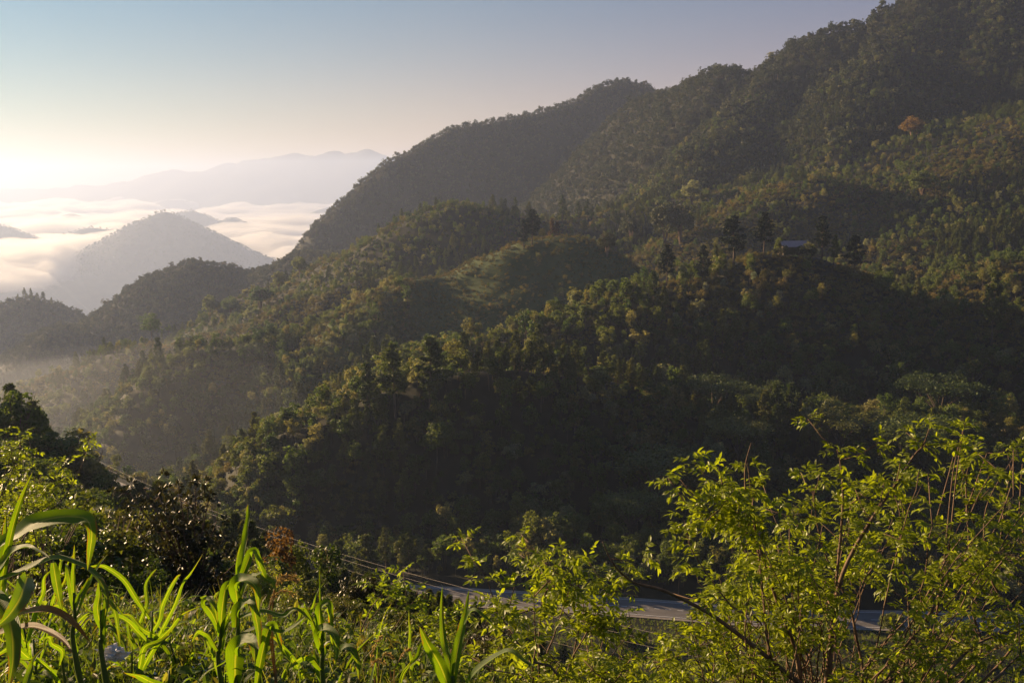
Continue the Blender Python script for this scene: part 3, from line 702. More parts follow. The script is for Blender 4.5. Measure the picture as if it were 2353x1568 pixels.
# ------------------------------------------------------------------ single trees on the hills
M_DEEP = foliage_mat('deep_green_needles', [(0.0, (0.018,0.034,0.010)), (1.0, (0.030,0.046,0.013))], trans=0.08, trans_gain=1.0)
M_DEAD = foliage_mat('dead_brown_needles', [(0.0, (0.07,0.045,0.028)), (1.0, (0.09,0.055,0.032))])
def hill_tree(kind, i, px, ytop, ybase, D, name, label, group=None, mats=None, wide=1.0, cat='tree'):
    if kind in ('tree_near', 'broad'):
        q = px_ground(px, ybase, D*0.72)
        if q[1] < D*1.4: D = q[1]
        p = P(px, ytop, D); h = (ybase-ytop)*D/FPX*1.03 + 0.3
    else:
        p = P(px, ytop, D); h = max(p.z - float(ground_z(p.x, D)), (ybase-ytop)*D/FPX*0.8)
    return put(kind, i, px, D, h, name, label, group, cat, mats, wide, loc=(p.x, D, p.z - h))
hill_tree('pine', 0, 1222, 480, 556, 598, 'pine_tree', 'tallest pine of the small group on the round grassy mound', mats=M_DEEP, wide=1.5)
hill_tree('pine', 2, 1203, 504, 557, 596, 'pine_tree', 'leaning shorter pine left of the tallest one on the grassy mound', mats=M_DEEP, wide=1.2)
hill_tree('tall', 1, 1246, 523, 552, 598, 'broadleaf_tree', 'small thin tree right of the pines on the grassy mound')
for kx, yt in ((1268, 500), (1280, 506)): hill_tree('pine', 1, kx, yt, 545, 640, 'bare_tree', 'nearly bare brownish tree behind the grassy mound', 'bare brownish trees behind the mound', M_DEAD, 0.7)
hill_tree('pine', 1, 1690, 492, 596, 456, 'pine_tree', 'broad tall pine left of the tin-roofed house on the hilltop', mats=M_DEEP, wide=1.5)
hill_tree('pine', 3, 1758, 486, 574, 456, 'pine_tree', 'open-crowned pine just left of the tin roof on the hilltop', mats=M_DEEP, wide=1.35)
hill_tree('pine', 0, 1893, 494, 594, 458, 'pine_tree', 'tall pine just right of the tin roof on the hilltop', mats=M_DEEP, wide=1.3)
hill_tree('pine', 2, 1918, 540, 604, 454, 'pine_tree', 'short dark pine touching the tall one right of the tin roof', wide=1.1)
hill_tree('pine', 1, 1968, 538, 630, 450, 'pine_tree', 'wide dark pine standing alone right of the hilltop house', mats=M_DEEP, wide=1.45)
hill_tree('pine', 3, 1533, 560, 620, 450, 'pine_tree', 'cone-shaped pine on the left shoulder of the hilltop', mats=M_DEEP, wide=1.2)
hill_tree('pine', 2, 1616, 562, 640, 446, 'pine_tree', 'dark pine below the broad tall pine on the hilltop shoulder', mats=M_DEEP, wide=1.2)
hill_tree('pine', 0, 2290, 620, 720, 400, 'pine_tree', 'dark pine on the slope near the right edge')
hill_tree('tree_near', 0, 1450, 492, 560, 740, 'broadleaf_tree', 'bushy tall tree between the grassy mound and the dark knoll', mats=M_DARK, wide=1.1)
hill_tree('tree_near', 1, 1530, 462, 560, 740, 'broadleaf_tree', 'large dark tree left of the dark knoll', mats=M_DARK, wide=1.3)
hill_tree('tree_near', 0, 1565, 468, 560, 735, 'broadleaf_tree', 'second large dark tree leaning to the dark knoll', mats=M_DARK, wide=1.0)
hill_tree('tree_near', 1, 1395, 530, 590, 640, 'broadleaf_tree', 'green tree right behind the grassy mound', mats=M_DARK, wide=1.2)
hill_tree('tree_near', 0, 1590, 412, 470, 880, 'broadleaf_tree', 'round dark tree at the foot of the high mountain', wide=1.3)
hill_tree('tree_near', 1, 2098, 266, 322, 912, 'broadleaf_tree', 'orange-leaved tree on the slope under the high mountain', None, M_ORANGE, 1.5)
hill_tree('tree_near', 0, 2122, 390, 450, 800, 'broadleaf_tree', 'wide dome-shaped tree on the dark slope at upper right', None, None, 1.7)
hill_tree('tree_near', 1, 1772, 118, 142, 1098, 'broadleaf_tree', 'round tree standing out on the mountain skyline', None, None, 1.0)
hill_tree('tall', 0, 345, 718, 768, 720, 'broadleaf_tree', 'tall open tree standing out on the left spur', None, None, 1.3)
hill_tree('broad', 1, 386, 745, 768, 719, 'broadleaf_tree', 'small round tree beside the tall open one on the left spur')
hill_tree('tree_near', 1, 688, 588, 640, 720, 'broadleaf_tree', 'dome-shaped tree standing on the slope left of the big ridge', None, None, 1.2)
hill_tree('tree_near', 0, 640, 622, 670, 715, 'broadleaf_tree', 'darker tree below the dome-shaped one on the left slope', None, None, 1.2)
hill_tree('tree_near', 0, 480, 676, 730, 715, 'broadleaf_tree', 'tall dark tree at the left end of the lit spur', None, None, 1.1)
hill_tree('tree_near', 1, 530, 682, 730, 715, 'broadleaf_tree', 'wide dark tree beside the one at the left end of the lit spur', None, None, 1.5)
hill_tree('tree_near', 1, 597, 658, 710, 712, 'broadleaf_tree', 'long low dark tree on top of the lit spur', None, None, 1.9)
for px, yt, yb in ((868, 512, 550), (905, 492, 535), (922, 478, 535), (938, 486, 530), (965, 466, 515), (975, 462, 512), (1000, 452, 490), (1185, 452, 480), (1215, 462, 485), (1292, 446, 490), (1330, 462, 495), (1350, 456, 495), (1362, 470, 500)):
    hill_tree('pine', px % 4, px, yt, yb, 846, 'pine_tree', 'slim pine on the skyline of the wooded ridge', 'pines along the wooded ridge', wide=1.0)
for px, yt in ((18, 676), (40, 668), (55, 660), (70, 656), (85, 662), (100, 665), (118, 672)):
    hill_tree('pine', (px//7) % 4, px, yt + (px*37 % 11), 684, 1478, 'pine_tree', 'thin tree in the row on top of the bluish hill at the left edge', 'thin trees on the bluish left hill', wide=0.8 + (px*13 % 7)*0.1)
for px, yt, yb in ((790, 902, 1010), (905, 785, 850), (985, 770, 850), (840, 830, 870), (700, 985, 1090), (655, 940, 1000), (640, 1010, 1070)):
    hill_tree('pine', px % 4, px, yt, yb, 292, 'pine_tree', 'tall full pine on the lit left flank of the big dark hill', 'pines on the left flank of the big dark hill', wide=1.15)
hill_tree('tall', 1, 1000, 968, 1060, 275, 'broadleaf_tree', 'single tree catching light on the dark face of the big hill', wide=1.2)
hill_tree('tree_near', 0, 1370, 840, 905, 335, 'broadleaf_tree', 'wide lighter green tree on the right shoulder of the big dark hill', wide=1.6)
for px, yt, yb, D, lb in ((1640, 862, 945, 345, 'leftmost flat-topped tree behind the brushy ledge'), (1755, 878, 965, 335, 'wide flat-topped tree with layered crown at the ledge'), (2165, 860, 935, 345, 'flat-topped tree with forked pale trunk near the right edge'), (1935, 925, 1010, 310, 'low flat-topped tree in the middle of the brushy ledge'), (2090, 950, 1020, 300, 'flat-topped tree below the forked one on the ledge'), (1700, 960, 1030, 300, 'dim flat-topped tree below the layered one'), (1510, 1030, 1120, 275, 'shaded flat-topped tree at the foot of the big dark hill'), (1450, 1130, 1240, 255, 'pale-trunked flat-topped tree in deep shade above the road')):
    hill_tree('acacia', px % 3, px, yt, yb, D, 'flat_topped_tree', lb, None, None, 1.0)
for px, py in ((1655, 640), (1730, 650), (1620, 672), (1660, 665), (1710, 690), (1770, 712), (1790, 690), (1745, 735), (1705, 770), (1725, 790), (1680, 790), (1540, 650), (1550, 740), (1420, 820), (1390, 940), (1360, 935)):
    g = px_ground(px, py+8, 200); h = random.uniform(5, 7)
    put('tall', px % 3, px, g[1], h, 'silvery_tree', 'pale silvery-leaved tree among the dark forest', 'silvery trees on the dark hillsides', 'tree', M_PALE, 1.0, loc=g)
for j in range(26):
    px = random.uniform(1820, 2340); py = random.uniform(925, 1010); g = px_ground(px, py+6, 240)
    put('scrub', j, px, g[1], random.uniform(2.5, 4.2), 'scrub_bush', 'straw-coloured twiggy bush on the brushy ledge', 'straw bushes on the brushy ledge', 'bush', M_STRAW, 1.2, loc=g)
for px0, px1, py0, py1, nn in ((500, 640, 1050, 1180, 30), (235, 340, 920, 1110, 16), (470, 600, 1150, 1240, 16)):
    for j in range(nn):
        g = px_ground(random.uniform(px0, px1), random.uniform(py0, py1), 200)
        if g[1] < 420: put('broad', j, 0, 0, random.uniform(4, 7), 'broadleaf_tree', 'bushy tree at the steep left end of a wooded ridge above the gorge', 'trees at the steep left ends of the ridges', loc=g, sink=0.6)
# palm by the saddle
def palm():
    p = px_ground(1293, 690, 300); D = p[1]; k = np.random.RandomState(5); h = 33*D/FPX
    r = empty('palm_tree', p, 'small dark palm with drooping fronds in the saddle below the mound', 'palm tree')
    tb = MB(); tb.tube([(0,0,-0.5), (0.1,0,h*0.5), (0,0,h*0.72)], [0.22, 0.17, 0.15], 7); link('trunk', tb.mesh('trunk', M_BARK), r)
    mb = MB()
    for i in range(18):
        a = i*2.4; up = k.uniform(0.1, 1.2); L = h*0.5*k.uniform(0.8, 1.1); pts = []
        for t in np.linspace(0, 1, 8): pts.append((math.cos(a)*L*t, math.sin(a)*L*t, h*0.72 + L*(up*t - (0.5+up*0.6)*t*t)))
        pts = np.array(pts); mb.tube(pts, np.linspace(0.03, 0.01, 8), 4)
        for t in range(1, 8):
            q = np.repeat(pts[t][None], 6, 0); s = np.array([-math.sin(a), math.cos(a), -0.35])
            d = np.array([s*(1 if j % 2 else -1)*(1,1,1) + (math.cos(a)*0.4, math.sin(a)*0.4, -0.5*0) for j in range(6)]); d[::2, 2] = -0.35; d[1::2, 2] = -0.35
            q = q + (pts[t]-pts[t-1])*np.linspace(-0.8, 0, 6)[:, None]
            add_leaflets(mb, q, d, np.tile((0,0,1.0), (6,1)), np.full(6, L*0.3*(1-abs(t-3.5)/7)), np.full(6, 0.06))
    link('fronds', mb.mesh('fronds', M_PINE), r)
palm()
# the house under the hilltop pines
def house():
    p = P(1822, 572, 459); top = P(1822, 553, 459).z; z = max(float(ground_z(p.x, p.y)), top - 4.2); h = top - z
    r = empty('house', (p.x, p.y, z), 'small house with a pinkish tin roof among pines on the hilltop', 'house'); r.rotation_euler = (0, 0, 0.12)
    m_w = plain_mat('plaster_wall', (0.16, 0.13, 0.10), (0.24, 0.20, 0.16), scale=1.5); m_d = plain_mat('dark_wood', (0.06, 0.04, 0.03), (0.10, 0.07, 0.05)); m_g = plain_mat('window_glass', (0.02, 0.025, 0.03), (0.03, 0.035, 0.04), rough=0.1, spec=0.6)
    m_r = plain_mat('tin_roof', (0.30, 0.21, 0.20), (0.40, 0.29, 0.27), scale=0.8, rough=0.45, spec=0.5, stretch=(3, 0.3, 1))
    W, D, E_ = 6.2, 4.0, h - 2.2
    def box(mb, x0, x1, y0, y1, z0, z1):
        mb.add([(x0,y0,z0),(x1,y0,z0),(x1,y1,z0),(x0,y1,z0),(x0,y0,z1),(x1,y0,z1),(x1,y1,z1),(x0,y1,z1)], [(0,3,2,1),(4,5,6,7),(0,1,5,4),(1,2,6,5),(2,3,7,6),(3,0,4,7)])
    mb = MB(); box(mb, -W, W, -D, D, -2, E_); mb.add([(-W,-D,E_),(-W,D,E_),(-W,0,h-0.15),(W,-D,E_),(W,D,E_),(W,0,h-0.15)], [(0,2,1),(3,4,5)]); link('wall', mb.mesh('wall', m_w), r)
    mb = MB(); n = 60; x = np.linspace(-W-0.6, W+0.6, n+1)          # corrugated sheets, two pitches
    for s in (-1, 1):
        for i in range(n):
            e0, e1 = 0.03*(i % 2), 0.03*((i+1) % 2); yy = s*(D+0.7); ze = E_ - 0.35
            mb.add([(x[i],0,h+e0),(x[i+1],0,h+e1),(x[i+1],yy,ze+e1),(x[i],yy,ze+e0),(x[i],0,h+e0-0.05),(x[i+1],0,h+e1-0.05),(x[i+1],yy,ze+e1-0.05),(x[i],yy,ze+e0-0.05)], [(0,1,2,3) if s > 0 else (3,2,1,0), (7,6,5,4) if s > 0 else (4,5,6,7), (2,3,7,6)])
    link('roof', mb.mesh('roof', m_r), r)
    mb = MB(); box(mb, -0.5, 0.5, -D-0.06, -D-0.003, -0.2, min(2.0, E_-0.3)); link('door', mb.mesh('door', m_d), r)
    for xx in (-3.4, 3.2):
        mb = MB(); box(mb, xx-0.65, xx+0.65, -D-0.05, -D-0.003, 0.8, 1.8); f = link('window', mb.mesh('window', m_d), r)
        mb = MB(); box(mb, xx-0.52, xx+0.52, -D-0.07, -D-0.053, 0.93, 1.67); link('pane', mb.mesh('pane', m_g), f)
house()
for j, (px, D) in enumerate(((1788, 451), (1800, 450.5), (1812, 451), (1824, 450), (1836, 451), (1848, 450.5), (1860, 452), (1776, 452))):
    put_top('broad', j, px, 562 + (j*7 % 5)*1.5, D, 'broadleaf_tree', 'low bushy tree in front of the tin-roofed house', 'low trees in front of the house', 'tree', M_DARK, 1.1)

# ------------------------------------------------------------------ near slope: bushes, young pines, single trees
rs = np.random.RandomState(77)
used = []
def clear(x, y, d):
    for a, b, c in used:
        if (a-x)**2 + (b-y)**2 < (d*c)**2: return False
    used.append((x, y, 1.0)); return True
put_top('tree_near', 0, 20, 885, 128, 'pine_tree' if False else 'broadleaf_tree', 'dark tree at the left edge above the yellow-green bush', sink=0.5)
put_top('pine', 0, 8, 878, 130, 'pine_tree', 'dark pine cut by the left edge of the picture', wide=1.1)
put_top('pine', 2, 72, 915, 134, 'pine_tree', 'pine with tufted crown on the shaded left slope', wide=1.3)
put_top('tree_near', 1, 120, 985, 126, 'broadleaf_tree', 'rounded dark tree right of the tufted pine on the left slope', wide=1.3)
put_top('tree_near', 0, 60, 990, 122, 'broadleaf_tree', 'dark tree below the tufted pine on the left slope', wide=1.4)
put_top('tree_near', 1, 170, 1040, 128, 'broadleaf_tree', 'brownish tree at the lower end of the left slope', mats=M_BROAD, wide=1.2)
put_top('tree_near', 0, 205, 1085, 124, 'broadleaf_tree', 'outermost tree on the tip of the left slope', wide=1.1)
for j in range(46):
    px = rs.uniform(-60, 230); D = rs.uniform(85, 138); g = ground_at(px, D)
    if not clear(g[0], g[1], 4.2): continue
    put('tree_near', j, px, D, rs.uniform(4.5, 7.5), 'broadleaf_tree', 'dense dark tree on the shaded slope at the lower left', 'trees on the shaded left slope', wide=1.25)
put_top('tall', 0, 626, 1210, 46, 'broadleaf_tree', 'rusty red-leaved tree beside the hanging corn', None, 'tree', M_RUST, 0.8)
put_top('tall', 1, 665, 1243, 48, 'broadleaf_tree', 'dark green tree between the rusty and the yellow-green tree', None, 'tree', None, 0.95)
put_top('tall', 2, 732, 1248, 43, 'broadleaf_tree', 'yellow-green round-topped tree above the power lines', None, 'tree', M_BUSH, 0.9)
put_top('bush', 1, 815, 1322, 30, 'shrub', 'dark reddish shrub with shiny leaves left of the young pines', None, 'shrub', M_GLOSSY, 0.75)
put_top('bush', 2, 1130, 1440, 22, 'shrub', 'dark reddish shrub low behind the upright corn blades', None, 'shrub', M_GLOSSY, 1.3)
n_young = 0
for j in range(900):
    px = rs.uniform(200, 1240); D = rs.uniform(62, 175); g = ground_at(px, D)
    if px < 700 and not (rs.rand() < 0.75): continue
    if 960 < px and D > 140: continue
    if road_dist(g[0], g[1]) < 16: continue
    if not clear(g[0], g[1], 2.6): continue
    if n_young >= 240: break
    yt = np.interp(px, [200, 560, 700, 850, 1000, 1130, 1240], [1110, 1190, 1290, 1320, 1365, 1390, 1410]) + (rs.uniform(-15, 40) if px > 690 else rs.uniform(-10, 60)); h = P(px, yt, D).z - g[2]
    if h < 1.2: used.pop(); continue
    n_young += 1
    put('young', j, px, D, min(h, rs.uniform(2.8, 5.4)), 'young_pine', 'upright young pine in the plantation below the corn field' if px > 700 else 'young pine among bushes in front of the misty gorge', 'young pines of the plantation' if px > 700 else 'young pines left of the plantation', 'pine')
for px, D, yt in ((262, 128, 1112), (285, 135, 1118), (300, 122, 1104), (325, 130, 1122), (345, 126, 1098), (275, 118, 1130), (238, 125, 1108), (222, 120, 1105), (375, 128, 1128), (560, 118, 1195), (590, 122, 1215), (520, 125, 1172), (540, 120, 1190), (610, 110, 1240), (745, 104, 1300), (775, 110, 1302), (800, 98, 1312), (825, 108, 1318), (850, 100, 1325), (872, 95, 1330), (895, 104, 1338), (915, 99, 1345), (760, 92, 1318), (838, 90, 1332), (935, 96, 1352), (880, 88, 1345), (960, 100, 1362), (985, 95, 1372)):
    put_top('young', px % 3, px, yt, D, 'young_pine', 'taller young pine standing against the misty gorge' if px < 700 else 'taller young pine hiding the far end of the road', 'taller young pines by the gorge' if px < 700 else 'taller young pines before the road', 'pine', wide=0.9)
for j in range(20):
    px = rs.uniform(1640, 2340); D = rs.uniform(150, 196); g = ground_at(px, D)
    if road_dist(g[0], g[1]) > 7: put('tree_near', j, px, D, rs.uniform(4.0, 8.0), 'broadleaf_tree', 'dark tree on the bank below the road behind the large leafy shrub', 'trees below the road behind the shrub', wide=1.2)
for px, D in ((1395, 190), (1420, 196), (1300, 186), (1210, 190), (1182, 186), (1100, 182), (1455, 192)):
    put('young', px % 3, px, D, rs.uniform(3.5, 5.5), 'young_pine', 'dark young pine standing at the near edge of the road', 'young pines along the road', 'pine', wide=1.2)
TOPL = lambda px: float(np.interp(px, [-100, 0, 130, 250, 300, 560, 640, 760, 850, 1000, 1130, 1300], [1060, 1070, 1110, 1150, 1230, 1260, 1320, 1350, 1385, 1420, 1445, 1490]))
n = 0
for j in range(1500):
    px = rs.uniform(-80, 1200); D = 15 * (105/15) ** rs.rand(); g = ground_at(px, D)
    if D > 42 and px > 650: continue
    if not clear(g[0], g[1], 1.1 + D*0.012): continue
    if 270 < px < 580 and D < 25: continue
    h = P(px, TOPL(px) + rs.uniform(0, 130), D).z - g[2]
    if h < 0.7: used.pop(); continue
    h = min(h, rs.uniform(1.6, 3.0) * (1 + D/120))
    n += 1
    if n > 230: break
    yl = px > 560 and rs.rand() < 0.5 and D < 40
    if yl: put('leafy', j, px, D, h, 'leafy_shrub', 'yellow-green leafy shrub on the slope behind the corn', 'yellow-green shrubs behind the corn', 'shrub', wide=1.1)
    else: put('bush', j, px, D, h, 'shrub', 'green bush on the slope between the corn field and the gorge', 'bushes on the slope below the corn field', 'shrub', wide=1.1)
# the dark glossy shrub
def glossy_shrub():
    g = ground_at(415, 18); k = np.random.RandomState(31); r = empty('glossy_shrub', g, 'dark shrub with shiny brown-green leaves standing behind the corn', 'shrub')
    tb = MB(); mb = MB()
    tips = [(300,1135),(330,1120),(365,1140),(410,1110),(450,1112),(482,1128),(470,1160),(340,1180),(310,1210),(500,1190),(520,1240),(385,1170),(430,1150),(545,1290),(300,1270),(480,1270),(360,1240),(420,1215),(330,1310),(510,1330),(400,1300),(460,1340),(360,1350),(540,1350)]
    for i, (px, py) in enumerate(tips):
        e = np.array(P(px, py, 18 + k.uniform(-0.7, 0.7))) - g; b0 = np.array([k.normal()*0.12, k.normal()*0.12, -0.2])
        path = crom([b0, np.array([e[0]*0.35, e[1]*0.35, max(e[2]*0.5, 0.1)]), e], 9); tb.tube(path, np.linspace(0.035, 0.007, 9), 5)
        for q in range(10):
            t = k.randint(4, 9); c = path[t] + k.normal(size=3)*0.17; nn = 15
            if q % 2: tb.tube([path[t], c], [0.007, 0.004], 4)
            d = unit(k.normal(size=(nn,3)) + (0,0,0.35)); add_leaflets(mb, c + d*0.03, d, unit(k.normal(size=(nn,3)) + (0,0,1.2)), k.uniform(0.08, 0.14, nn), np.full(nn, 0.026), droop=0.15)
    link('branches', tb.mesh('branches', M_TWIG, True), r); link('foliage', mb.mesh('foliage', M_GLOSSY), r)
glossy_shrub()

# ------------------------------------------------------------------ the leafy shrub on the right
def branchy(name, label, cat, base_px, D0, stems, tips, seed, leaf, ground_px, nclus=(3, 6), extra=1.0, bare=()):
    k = np.random.RandomState(seed); g = ground_at(ground_px, D0); r = empty(name, g, label, cat); tb = MB(); mb = MB()
    def foliate(path, lo, dens):
        n = len(path)
        for t in range(int(n*lo), n):
            if k.rand() < dens: compound_cluster(mb, k, path[t] + k.normal(size=3)*0.02, path[t]-path[t-1] + k.normal(size=3)*0.12*np.linalg.norm(path[t]-path[t-1]), k.randint(*nclus), leaf)
            if k.rand() < dens*0.6*extra:
                q = path[t] + np.array([k.normal()*0.2, k.normal()*0.2, k.uniform(0.0, 0.3)]); m = (path[t]+q)/2 + (0,0,-0.03); tb.tube([path[t], m, q], [0.006, 0.004, 0.003], 4)
                compound_cluster(mb, k, q, q-m, k.randint(*nclus), leaf)
                if k.rand() < 0.6: compound_cluster(mb, k, m, q-m, k.randint(*nclus), leaf)
    for pts, D, rad, lo, dens in stems:
        n = len(pts); p3 = [np.array(P(a, b, D[0] + (D[1]-D[0])*i/(n-1))) for i, (a, b) in enumerate(pts)]
        e = p3[0]; foot = g + (e-g)*np.array([0.45, 0.45, 0]) ; foot[2] = float(ground_z(foot[0], foot[1])) - 0.2
        p3 = [foot] + p3 if foot[2] < e[2] - 0.25 else p3
        path = crom(p3, 26) - g; tb.tube(path, np.linspace(rad*0.8, rad*0.14, 26), 6); foliate(path, lo, dens)
    for px, py, D in tips:
        e = np.array(P(px, py, D)) - g; b0 = np.array([k.normal()*0.35 + e[0]*0.25, k.normal()*0.25, 0]); b0[2] = float(ground_z(g[0]+b0[0], g[1]+b0[1])) - g[2] - 0.2
        mid = b0*0.45 + e*0.55 + np.array([(b0[0]-e[0])*0.12, 0, -0.12*abs(e[0]-b0[0])]); path = crom([b0, mid, e], 16)
        path[1:-1] += k.normal(size=(14,3))*0.012; tb.tube(path, np.linspace(k.uniform(0.007, 0.013), 0.003, 16), 5); foliate(path, 0.64, 0.38)
    for pts, D in bare:
        path = crom([np.array(P(a, b, D)) - g for a, b in pts], 10); tb.tube(path, np.linspace(0.008, 0.003, 10), 5)
    link('branches', tb.mesh('branches', M_TWIG, True), r); link('foliage', mb.mesh('foliage', M_LIME), r)
Z8 = lambda l: [(1323 + a*0.4373, 955.5 + b*0.4373) for a, b in l]
main_stems = [
 (Z8([(1250,1500),(1080,1330),(950,1220),(740,1060),(600,980),(450,910),(300,870),(200,780),(140,660)]), (7.2, 6.6), 0.030, 0.62, 0.35),
 (Z8([(1180,1450),(1150,1220),(1060,980),(990,770),(950,640),(930,480),(900,240)]), (7.4, 7.2), 0.026, 0.5, 0.6),
 (Z8([(950,640),(900,570),(800,450),(740,340)]), (7.2, 7.0), 0.010, 0.4, 0.7),
 (Z8([(940,600),(880,585),(740,545),(660,550)]), (7.2, 7.0), 0.008, 0.5, 0.6),
 (Z8([(1000,1150),(820,1000),(650,770),(590,660),(565,520)]), (7.0, 6.8), 0.012, 0.55, 0.5),
 (Z8([(1310,1450),(1360,1000),(1420,780),(1560,530),(1700,330),(1780,200),(1850,140)]), (7.6, 7.6), 0.032, 0.45, 0.6),
 (Z8([(1330,1400),(1350,1050),(1400,500),(1390,260),(1370,170)]), (7.8, 7.8), 0.022, 0.5, 0.55),
 (Z8([(1620,1450),(1700,1250),(1850,1050),(1930,900),(2020,780),(2200,600),(2300,320)]), (7.6, 8.0), 0.030, 0.5, 0.55),
 (Z8([(1900,1400),(2100,1200),(2353,1100)]), (7.0, 7.2), 0.026, 0.5, 0.5),
 (Z8([(2150,1420),(2260,1320),(2380,1200)]), (6.6, 6.6), 0.02, 0.6, 0.4),
 (Z8([(1500,1420),(1470,1150),(1430,980),(1300,700),(1250,420),(1300,320)]), (8.0, 8.0), 0.02, 0.5, 0.6),
 (Z8([(1800,1420),(1900,1000),(1940,700),(1980,300),(2030,80)]), (8.2, 8.4), 0.018, 0.5, 0.35),
 (Z8([(2100,1300),(2080,1000),(2060,600),(2050,330),(2090,190)]), (8.4, 8.4), 0.018, 0.45, 0.45),
 (Z8([(2300,1200),(2180,850),(2150,500),(2310,190)]), (8.4, 8.6), 0.018, 0.45, 0.4)]
kt = np.random.RandomState(41); tips = []
top = lambda px: np.interp(px, [1450, 1540, 1580, 1640, 1750, 1850, 1930, 2050, 2150, 2352, 2500], [1540, 1460, 1330, 1220, 1130, 1090, 1070, 1090, 1060, 1090, 1080])
while len(tips) < 92:
    px = kt.uniform(1470, 2440); t0 = top(px); py = t0 + (1600-t0)*kt.rand()**1.1; tips.append((px, py, kt.uniform(6.6, 9.0)))
bare = [(Z8([(1960,700),(2000,300),(2035,70)]), 8.3), (Z8([(2040,520),(2120,300),(2160,190)]), 8.5), (Z8([(2230,650),(2260,400),(2315,180)]), 8.6), (Z8([(2330,520),(2335,380),(2345,250)]), 8.6), (Z8([(890,400),(890,260),(920,140)]), 7.2), (Z8([(1690,700),(1720,520),(1700,430)]), 7.6), (Z8([(1900,520),(1960,300),(1985,200)]), 8.2), (Z8([(2090,560),(2030,400),(2050,250)]), 8.5)]
branchy('leafy_shrub', 'large yellow-green leafy shrub filling the lower right corner', 'shrub', None, 7.9, main_stems, tips, 51, 0.060, 1900, bare=bare)
Z7 = lambda l: [(661.5 + a*0.2968, 1102.6 + b*0.2968) for a, b in l]
mid_stems = [
 (Z7([(2100,1560),(1900,1400),(1780,1260),(1690,1120),(1640,1040),(1560,830),(1545,740)]), (6.2, 6.2), 0.013, 0.55, 0.35),
 (Z7([(1900,1560),(1915,1300),(1905,1000),(1905,860)]), (6.4, 6.4), 0.012, 0.6, 0.45),
 (Z7([(1950,1560),(1945,1200),(1960,1000),(2010,820),(2090,720)]), (6.6, 6.6), 0.013, 0.6, 0.45),
 (Z7([(1990,1500),(2060,1200),(2140,960),(2190,810)]), (6.8, 6.8), 0.012, 0.55, 0.5),
 (Z7([(2200,1500),(2240,1200),(2290,1000),(2250,830)]), (7.0, 7.0), 0.012, 0.5, 0.5),
 (Z7([(2150,1560),(2300,1200),(2420,1000),(2560,850)]), (6.8, 6.9), 0.012, 0.5, 0.5)]
tips2 = [(kt.uniform(1140, 1490), kt.uniform(1440, 1590), kt.uniform(5.8, 8.2)) for i in range(18)]
branchy('leafy_shrub', 'smaller leafy shrub with thin upright twigs left of the large one', 'shrub', None, 6.8, mid_stems, tips2, 52, 0.06, 1310)
tips3 = [(kt.uniform(760, 1130), kt.uniform(1400, 1590), kt.uniform(7.5, 10.5)) for i in range(26)]
st3 = [(Z7([(560,1300),(640,1000),(760,850),(810,780)]), (8.5, 8.6), 0.01, 0.6, 0.35), (Z7([(700,1400),(820,1150),(940,980),(975,935)]), (8.6, 8.6), 0.01, 0.6, 0.35), (Z7([(560,1350),(600,1150),(700,1000),(720,930)]), (8.8, 8.8), 0.01, 0.6, 0.3)]
branchy('leafy_shrub', 'low yellow-green shrub behind the two upright corn blades', 'shrub', None, 9.2, st3, tips3, 53, 0.062, 940)
tips4 = [(a, 1040 + max(0, a-40)*0.8 + 300*b, kt.uniform(12.5, 14.5)) for a, b in zip(kt.uniform(-50, 130, 24), kt.rand(24))] + [(40, 1000, 13), (8, 990, 13), (132, 1065, 13)]
st4 = [([(-60,1420),(20,1290),(80,1200),(140,1150),(185,1075),(205,1020)], (13, 13), 0.018, 0.55, 0.4), ([(-80,1300),(-20,1180),(15,1110),(40,1050),(52,980)], (13, 13), 0.02, 0.5, 0.45)]
branchy('leafy_shrub', 'yellow-green leafy shrub with a slanting twig at the left edge', 'shrub', None, 13.3, st4, tips4, 54, 0.065, 20)
